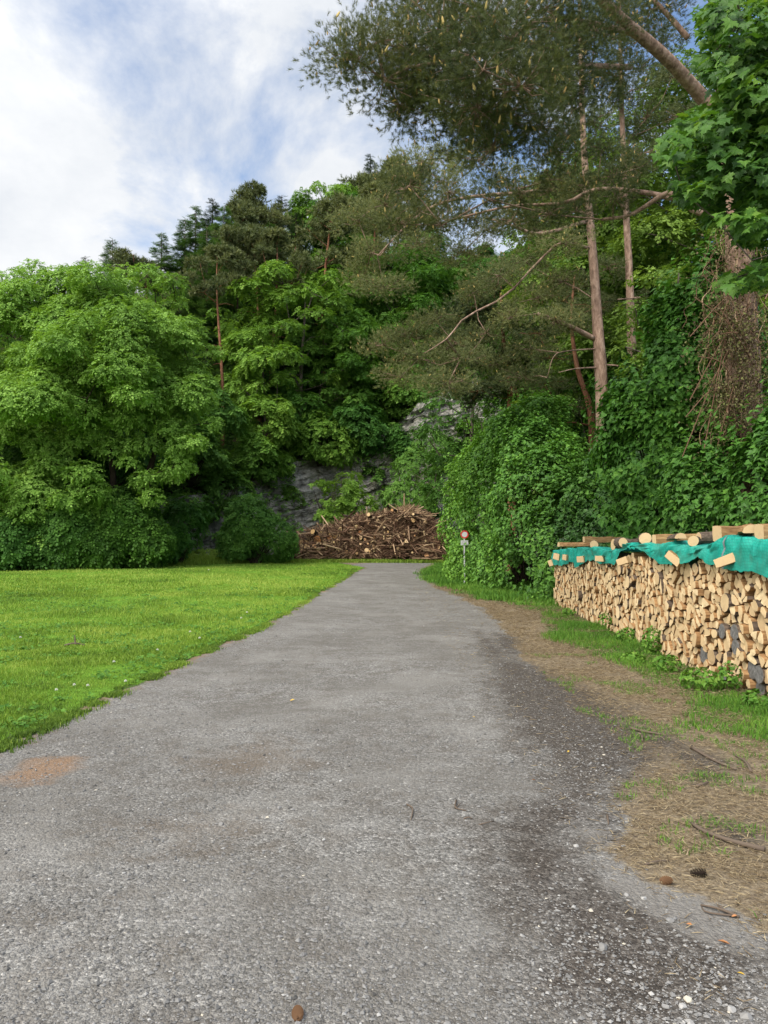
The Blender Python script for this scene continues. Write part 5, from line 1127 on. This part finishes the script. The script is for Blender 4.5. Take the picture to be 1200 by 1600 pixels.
for i_, (px, py, Y, rp, lf, lb) in enumerate([(395, 715, 53, 34, 'beech', 'leafy hazel low on the slope left of the rock face'), (350, 760, 52, 34, 'beech_dark', 'shaded shrub above the low rock at left'), (445, 722, 57, 18, 'beech', 'small green shrub growing on the bare earth of the cliff'), (300, 700, 50, 40, 'beech_dark', 'shrub at the right foot of the pale green tree'), (330, 640, 54, 40, 'beech_dark', 'shrub above the right foot of the pale green tree'), (410, 655, 56.5, 42, 'beech', 'leafy shrub below the long bare grey trunk'), (500, 680, 58, 46, 'beech', 'shrub overhanging the middle of the cliff'), (560, 665, 58.5, 42, 'beech_dark', 'shrub overhanging the cliff left of the dark cleft'), (465, 640, 58, 40, 'beech', 'shrub above the bare earth patch'), (640, 620, 60, 34, 'beech', 'light shrub at the top edge of the pale rock'), (250, 640, 52, 50, 'beech_dark', 'shaded shrub behind the pale green tree'), (660, 800, 58, 22, 'beech_dark', 'dark shrub behind the right end of the brush heap'), (180, 700, 47, 60, 'beech_dark', 'dark shrub seen through the pale green tree'), (60, 700, 46, 70, 'beech_dark', 'dark undergrowth bush behind the left of the pale green tree'), (300, 790, 49, 30, 'beech_dark', 'bush above the left end of the low rock'), (700, 705, 60, 24, 'beech_dark', 'loose shrub on the rock face just left of the hedge top'), (628, 690, 60, 22, 'beech_dark', 'shrub growing in the dark cleft of the rock face'), (735, 672, 60, 20, 'beech', 'small shrub at the right end of the pale rock'), (585, 745, 60, 17, 'beech_dark', 'little shrub on the rock above the crest of the brush heap'), (455, 775, 58, 16, 'beech_dark', 'little shrub on the low rock left of the brush heap')]):
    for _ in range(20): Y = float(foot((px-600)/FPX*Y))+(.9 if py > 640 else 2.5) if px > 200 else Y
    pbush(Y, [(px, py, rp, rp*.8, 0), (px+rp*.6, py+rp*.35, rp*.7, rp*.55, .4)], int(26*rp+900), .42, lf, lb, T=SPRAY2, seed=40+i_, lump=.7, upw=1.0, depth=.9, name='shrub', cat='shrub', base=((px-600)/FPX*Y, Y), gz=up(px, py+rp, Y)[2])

# ------------------------------------------------------------------ hedge and bushes on the right
def leftlight(P): return 0*P[:, 0]
bush('hedge', [((4.2, 30.5, 2.3), (1.75, 2.0, 3.4)), ((4.6, 26.8, 3.0), (1.7, 1.6, 3.3)), ((4.9, 24.2, 2.8), (1.55, 1.6, 2.9)), ((5.2, 26.0, 5.0), (1.2, 1.3, 1.9)), ((4.3, 29.4, 3.6), (1.2, 1.2, 2.3)), ((4.0, 29.5, 1.0), (1.25, 2.0, 1.5)), ((4.3, 26.5, 1.0), (1.2, 2.0, 1.5)), ((4.6, 24, 1.0), (1.15, 1.8, 1.5)), ((4.8, 22.0, .9), (1.0, 1.6, 1.4)), ((4.75, 21.3, 1.2), (.85, 1.1, 1.8)), ((5.0, 20.6, .8), (.6, .8, 1.2)), ((4.8, 27.2, 4.4), (1.1, 1.2, 1.9)), ((4.6, 28, 2.8), (1.8, 2.0, 3.2)), ((5.0, 25.5, 3.0), (1.75, 2.0, 3.3)), ((5.0, 23, 2.2), (1.45, 2.0, 2.6)), ((5.5, 21.3, 1.7), (1.3, 1.3, 2.3)), ((5.5, 26.5, 5.5), (1.0, 1.0, 1.5)), ((3.5, 31.3, 4.2), (.8, .9, 1.5))],
     175000, .105, IVY, 'ivy', 'tall bright ivy covered hedge beside the bend of the track', 'hedge', 81, lump=.48, depth=.55, tb=.56, lumpf=1.25, sprigs=420, base=(5.0, 26), tf=lambda P: np.clip((P[:, 1]-27)*.05, -.25, .15))
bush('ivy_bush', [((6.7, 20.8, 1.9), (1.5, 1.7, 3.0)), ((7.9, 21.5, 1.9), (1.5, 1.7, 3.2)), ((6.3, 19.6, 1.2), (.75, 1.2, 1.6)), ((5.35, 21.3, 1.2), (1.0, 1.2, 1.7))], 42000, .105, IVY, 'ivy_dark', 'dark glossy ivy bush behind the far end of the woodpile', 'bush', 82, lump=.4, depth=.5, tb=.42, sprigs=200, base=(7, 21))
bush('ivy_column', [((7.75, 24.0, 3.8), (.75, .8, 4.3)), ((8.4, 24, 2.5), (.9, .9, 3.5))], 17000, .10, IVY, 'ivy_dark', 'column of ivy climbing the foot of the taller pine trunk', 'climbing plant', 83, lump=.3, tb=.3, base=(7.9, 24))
bush('leafy_bush', [((6.6, 17.3, 2.8), (1.35, 1.4, 3.3)), ((7.0, 16.8, 5.2), (1.15, 1.1, 2.3)), ((7.3, 16.6, 6.6), (.7, .7, 1.5)), ((5.95, 17.6, 3.6), (.7, .8, 1.5))], 46000, .125, IVY, 'ivy', 'tallest leafy bush rising behind the middle of the woodpile', 'bush', 84, lump=.5, depth=.6, tb=.40, sprigs=320, base=(6.8, 17.2), lumpf=1.3)
bush('leafy_bush', [((6.75, 14.9, 1.8), (1.1, 1.3, 2.2)), ((7.5, 13.5, 1.8), (1.5, 1.6, 2.5)), ((6.9, 12.6, 1.2), (.9, 1.3, 1.5))], 42000, .11, IVY, 'ivy', 'broad bush right behind the near part of the woodpile', 'bush', 85, lump=.45, depth=.5, tb=.30, sprigs=300, base=(7.2, 13.7))
bush('leafy_bush', [((7.6, 10.2, 1.6), (1.5, 1.8, 2.2)), ((7.4, 8.0, 1.4), (1.4, 1.5, 1.8))], 14000, .12, IVY, 'ivy', 'bush behind the woodpile at the right edge of the picture', 'bush', 86, lump=.4, tb=.35, base=(7.5, 9))

# pines
def U(*q): return [up(*t) for t in q]
def rel(o, pts): return [tuple(np.array(p)-np.array(o)) for p in pts]
def rpine(basepx, Y, trunk, pads, rad, name_label, seed, per, T, size, leaf, bark, tr, bare=(), cones=0, conesz=.06, dead=0, flat=.5, tb=.45, rt=.014, y2=0):
    bx = (basepx-600)/FPX*Y; o = (bx, Y, float(G(bx, Y))); rg = rngf(seed+7)
    tk = [(0, 0, -.2)]+rel(o, U(*trunk)); tk = spline(tk, 16)
    pd, rd = [], []
    for p in pads:
        px, py = p[0], p[1]; yy = p[2] if len(p) > 2 else Y+rg.uniform(-1.6, 1.6); pd.append(np.array(up(px, py, yy))-np.array(o)); rd.append((p[3] if len(p) > 3 else rad)*rg.uniform(.8, 1.25))
    br = [(rel(o, U(*q[0])), q[1], q[2]) for q in bare]
    return pine('scots_pine', float(tk[-1][2]), 6, 3, 0, per, T, size, leaf, bark, seed, tr, name_label, trunk=tk, pads=pd, padr=rd, loc=o, cones=cones, conesz=conesz, dead=dead, flat=flat, tb=tb, rt=rt, bare=br)
rpine(1166, 15, [(1163, 640, 15), (1152, 330, 15), (1135, 150, 15), (1115, -20, 15), (1100, -200, 15)],
  [(560, 95, 10.8), (590, 65, 11), (600, 125, 11), (625, 165, 11.5), (640, 80, 11.5), (655, 130, 12), (690, 40, 12), (700, 105, 11), (690, 170, 12), (735, 205, 12), (750, 25, 10.5), (755, 110, 9.5), (745, 170, 10), (770, 235, 11), (800, 60, 10), (815, 135, 9.5), (835, 200, 11), (850, 15, 11), (880, 85, 12), (895, 150, 13), (865, 235, 12), (930, 50, 13), (960, 120, 14), (1000, 60, 14.5), (650, 8, 13), (600, -35, 12), (1020, 15, 15), (700, -50, 12), (800, -70, 12), (900, -60, 12), (980, -40, 13), (850, 110, 11.5), (785, 180, 10.5), (720, 70, 11.5)]+[(a_, b_, 15.8+.9*math.sin(a_), .56) for a_, b_ in ((1000, 262), (955, 275), (905, 290), (860, 282), (810, 295), (765, 312), (730, 340), (800, 345), (860, 335), (690, 352), (655, 330), (900, 330), (960, 310), (640, 290), (700, 300), (620, 350))],
  .68, 'massive pine at right whose limb and dense boughs with pollen cones overhang the track', 401, 560, SHOOT_N, .125, 'pine_near', 'bark_pine', .40,
  bare=[([(1128, 190, 15), (1090, 145, 14.8), (1040, 90, 14.2), (965, 25, 13.6), (900, -40, 13)], .155, .08), ([(1000, 55, 14), (940, 40, 13.4), (850, 30, 12), (760, 80, 11), (640, 105, 11)], .06, .02), ([(985, 105, 14), (900, 105, 13), (830, 130, 11.5), (745, 185, 11)], .055, .018),
        ([(1150, 345, 15), (1090, 332, 14.8), (1050, 303, 14.8), (1030, 308, 14.9), (985, 336, 15.2), (940, 343, 15.4)], .07, .03), ([(1060, 312, 14.9), (1000, 300, 15.3), (930, 296, 15.6), (880, 318, 15.8), (800, 322, 16), (700, 345, 16.2)], .06, .02), ([(1075, 60, 15), (1040, 20, 15), (1000, -20, 15)], .06, .04)], cones=950, conesz=.09, flat=.62, tb=.42, rt=.012)
rpine(947, 24, [(940, 620, 24), (935, 520, 24), (925, 385, 24), (912, 230, 24), (907, 60, 24), (905, -60, 24)],
  [(560, 345), (600, 320), (580, 395), (570, 430), (620, 275), (655, 255), (650, 385), (600, 450), (690, 285), (700, 245), (690, 330), (640, 350), (720, 395), (745, 250), (790, 280), (760, 360), (780, 430), (820, 410), (840, 465), (800, 495), (760, 520), (700, 545), (655, 560), (625, 590), (600, 540), (700, 600), (770, 570), (830, 545), (870, 500), (880, 440), (880, 380), (740, 455), (680, 500), (860, 300), (900, 300), (720, 560), (640, 525), (820, 590), (840, 360), (800, 330)],
  .85, 'tall pine with a pinkish trunk whose boughs slope down over the hedge', 403, 520, SHOOT_F, .17, 'pine', 'bark_pine', .23,
  bare=[([(925, 390, 24), (880, 378, 23.6), (845, 405, 23.3), (790, 462, 23), (727, 496, 22.6), (700, 528, 22.3), (663, 552, 22)], .055, .015), ([(930, 530, 24), (880, 505, 23.5), (840, 490, 23)], .09, .05), ([(915, 290, 24), (830, 300, 23.5), (720, 310, 23), (655, 335, 22.5), (590, 400, 22)], .08, .02), ([(938, 574, 24), (900, 576, 23.6), (873, 582, 23.2)], .03, .012), ([(940, 570, 24), (960, 571, 24), (975, 573, 24)], .035, .02), ([(920, 345, 24), (845, 365, 23.4), (800, 352, 23), (760, 340, 23)], .07, .02), ([(935, 545, 24), (890, 548, 23.5), (866, 556, 23), (855, 590, 23)], .025, .008)], cones=1000, conesz=.085, flat=.38, tb=.58)
rpine(992, 26, [(988, 600, 26), (985, 470, 26), (977, 300, 26), (970, 120, 26), (968, -60, 26)],
  [(960, 60), (1000, 110), (930, 110), (1010, 185), (1040, 60), (980, 10), (925, 190), (1005, 240), (930, 30), (890, 60), (880, 170), (960, 160), (990, 140), (900, 210), (940, 235), (870, 110), (1050, 120), (1060, 180), (985, 215), (950, 420), (1010, 470)], .8, 'straight pine with a pale pinkish trunk right of the tall sloping one', 404, 300, SHOOT_F, .22, 'pine', 'bark_pine', .21,
  bare=[([(978, 330, 26), (950, 290, 25.5), (905, 270, 25)], .05, .02), ([(985, 470, 26), (1000, 465, 26), (965, 468, 25.5)], .04, .02)], flat=.4, tb=.42)
rpine(928, 28, [(926, 690, 28), (920, 630, 28), (902, 575, 28), (893, 500, 28), (898, 430, 28)], [(860, 560), (900, 510), (850, 600), (880, 470), (905, 450), (840, 520), (930, 480), (870, 640)], .8, 'crooked thin red trunked pine leaning behind the dark ivy bush', 405, 300, SHOOT_F, .22, 'pine', 'bark_red', .17, bare=[([(918, 640, 28), (890, 633, 28), (868, 640, 28)], .04, .015), ([(922, 665, 28), (895, 660, 28), (875, 662, 28)], .03, .01)], flat=.5, tb=.3)
rpine(800, 36, [(798, 620, 36), (797, 580, 36), (788, 545, 36), (784, 480, 36), (782, 440, 36)], [(740, 480), (770, 450), (800, 430), (730, 530), (760, 560), (710, 580), (750, 610), (720, 500), (780, 500), (700, 540)], 1.2, 'red trunked forked pine behind the hedge, left of its straight neighbour', 406, 380, SHOOT_FF, .34, 'pine', 'bark_red', .22, bare=[([(797, 590, 36), (810, 620, 36), (818, 636, 36)], .1, .08)], flat=.5, tb=.22)
rpine(820, 37, [(819, 625, 37), (817, 560, 37), (815, 480, 37), (814, 420, 37)], [(830, 470), (860, 500), (845, 430), (880, 560), (850, 590), (830, 540), (800, 560), (870, 440), (900, 620), (780, 600)], 1.2, 'straight red trunked pine behind the hedge, right of the forked one', 407, 380, SHOOT_FF, .34, 'pine', 'bark_red', .2, flat=.5, tb=.2)
# dead vines on the massive pine
s = thing('dead_vine', 'brown tangle of dead vines wrapped round the massive pine trunk', 'climbing plant', (7.1, 14.7, float(G(7.1, 14.7)))); rg = rngf(440); mb = MB()
o = np.array(s.location)
for q in range(110):
    px = rg.normal(1160, 24); y0 = rg.uniform(330, 640); L = rg.uniform(60, 170); pts_ = []
    for f in np.linspace(0, 1, 7): px += rg.normal(0, 9); pts_.append(np.array(up(px, y0+f*L, 14.55+rg.normal(0, .14)))-o)
    V, b = tube_path(spline(pts_, 16), np.full(16, rg.uniform(.003, .009)), 4, cap=False); mb.add(V, b, float(rg.uniform(.2, 1)))
for q in range(14):
    a = up(rg.uniform(1130, 1190), rg.uniform(430, 620), 14.5); e = up(rg.uniform(1060, 1130), rg.uniform(430, 720), 14.2); m_ = (np.array(a)+np.array(e))/2+np.array([0, -.1, .2])
    V, b = tube_path(spline([np.array(a)-o, m_-o, np.array(e)-o], 10), np.full(10, .010), 4, cap=False); mb.add(V, b, .5)
mb.build('vine', M['twig'], s); n = 11000; px = rg.normal(1150, 31, n); py = rg.normal(560, 95, n); Y = 14.5+rg.normal(0, .28, n)
k = (px > 1060) & (py < 740) & (py > 340); P = np.array([up(a, b_, c_) for a, b_, c_ in zip(px[k], py[k], Y[k])])-o; n = len(P); k2 = vnoise(P[:, 0]*1.6, P[:, 1]*1.6, P[:, 2]*1.6, 7) > -.25; P = P[k2]; n = len(P); mb = MB()
add_scatter(mb, *DIA, P, norm(rdir(rg, n)+np.array([0, 0, -.5])), rdir(rg, n), rg.uniform(.03, .075, n), rg.uniform(0, 1, n)); mb.build('foliage', M['dead'], s)

# maple overhanging from the right
rg = rngf(450); o = np.array((6.3, 7.4, float(G(6.3, 7.4)))); root = thing('maple_tree', 'maple with large lobed leaves hanging into the top right of the picture', 'tree', tuple(o))
lb = [(1165, 30, 80, 60), (1185, 130, 80, 60), (1120, 195, 65, 38), (1062, 232, 38, 34), (1150, 255, 75, 55), (1092, 292, 45, 32), (1175, 345, 40, 45), (1215, 250, 60, 90), (1240, 60, 60, 100), (1130, 100, 45, 35), (1150, 440, 34, 16), (1195, 425, 30, 26), (1120, 335, 22, 20), (1250, 380, 50, 60)]
P, tg = [], []
for px, py, rx, ry in lb:
    n = int(rx*ry/6.2); a = rdir(rg, n); f = rg.uniform(.2, 1, n)[:, None]**.5; q = a*f
    for j in range(n): P.append(up(px+q[j, 0]*rx, py+q[j, 2]*ry, 7.3+q[j, 1]*1.2))
    for j in range(4): tg.append(up(px+rg.normal()*rx*.4, py+rg.normal()*ry*.4, 7.3+rg.normal()*.4))
P = np.array(P)-o; n = len(P); tg = np.array(tg)-o; trk = spline([(0, 0, -.1), (.1, 0, 2.5), (0, .1, 5), (.15, 0, 8)], 12)
mb = MB(); V, b = tube_path(trk, np.linspace(.22, .07, 12), 12, bump=.12); mb.add(V, b); sk = Skel(trk, [.2]*12); sk.grow(tg, rg, seglen=.3, mintr=3, jit=.08, sag=-.05); sk.finish(rtip=.006, ex=2.0, mb=mb, rmax=.06); mb.build('trunk', M['bark_grey'], root, smooth=True)
mb = MB(); Fw = norm(np.array([[-.35, -.25, -.9]])+rdir(rg, n)*.7); Nn = norm(np.array([[-.35, -.5, .7]])+rdir(rg, n)*.65)
add_scatter(mb, MAPLE[0], MAPLE[1], P, Fw, Nn, rg.uniform(.065, .13, n), np.clip(rg.normal(.36, .22, n)+.35*vnoise(P[:, 0]*2, P[:, 1]*2, P[:, 2]*2, 5), 0, 1)); mb.build('crown', M['maple'], root)

# trees behind on the right
def rtree(px, Y, pyt, leaf, seed, label, ncl=70, per=60, RW=None, T=SPRAY, size=.34, z0=2.5, bark='bark_grey', tb=.5, cat='tree', name='broadleaf_tree', rcl=.2):
    x = (px-600)/FPX*Y; z = float(HZ(x, Y)) if Y > foot(x) else float(G(x, Y)); H = up(px, pyt, Y)[2]-z
    return broadleaf(name, cat, H, RW or H*.3, z0, ncl, per, T, size, leaf, bark, seed, rcl, .16, label, loc=(x, Y, z), tb=tb)
rtree(1040, 33, 95, 'birch', 461, 'yellow green birch like tree filling the gap right of the pale pine trunks', 200, 170, 6.2, size=.34, name='birch')
rtree(1165, 30, 130, 'birch', 462, 'yellow green tree behind the massive pine at the right edge', 170, 160, 5.6, size=.34, name='birch')
rtree(905, 38, 262, 'beech', 463, 'bright green tree seen between the two pale pine trunks', 150, 140, 5.5, size=.34)
rtree(965, 40, 225, 'birch', 472, 'tall yellow green tree showing between the pine trunks at the top', 150, 160, 5.2, size=.36, name='birch')
rtree(860, 42, 400, 'beech_dark', 464, 'dark tree behind the tall sloping pine', 70, 60, 4.5, size=.36)
rtree(1000, 36, 420, 'beech_dark', 465, 'dark tree low behind the straight pale pine', 70, 60, 4.5, size=.36)
rtree(1090, 24, 385, 'birch', 466, 'small yellowish tree left of the dead vines', 70, 60, 2.6, size=.26, name='birch')
rtree(1190, 20, 330, 'birch', 467, 'small yellowish tree right behind the dead vines', 60, 60, 2.6, size=.24, name='birch')
rtree(740, 44, 450, 'beech_dark', 468, 'dark tree behind the forked red pine', 60, 60, 3.6, size=.36)
rtree(960, 30, 560, 'beech_dark', 469, 'low dark tree between the red pine and the ivy column', 60, 60, 3.2, size=.30)
rtree(1080, 30, 560, 'beech_dark', 470, 'low dark tree deep behind the tallest leafy bush', 60, 60, 3.4, size=.30)
rtree(1240, 26, 420, 'beech_dark', 471, 'dark tree beyond the right edge behind the woodpile', 60, 50, 3.6, size=.30)
# weeds in front of the woodpile
for k_, (px, py, h, w_, lb) in enumerate([(946, 990, .55, .30, 'stalky weed with bare stems in front of the middle of the woodpile'), (985, 1004, .30, .35, 'low leafy weed at the foot of the woodpile, middle'), (1035, 1022, .55, .3, 'nettle like weed covering two log rows'), (1040, 1050, .30, .42, 'dense clump of bright weeds below the nettle like one'), (1095, 1078, .30, .45, 'clump of weeds under the grey weathered logs'), (1140, 1078, .42, .35, 'tall leaved weed standing before the weathered round logs'), (990, 1035, .16, .35, 'flat leafy weed patch in the verge grass'), (890, 962, .25, .4, 'weed clump below the far corner of the woodpile'), (1190, 1105, .26, .4, 'weed clump at the right edge below the logs')]):
    x, y = gp(px, py); x = min(x, float(xf(y))-.12)
    h *= .72; w_ *= .8; bush('weed', [((x, y, h*.5+float(G(x, y))), (w_*.5, w_*.5, h*.5))], 240, .05, IVY, 'vgrass', lb, 'weed', 500+k_, lump=.06, depth=.15, tb=.5, stems=False, base=(x, y), back=1)
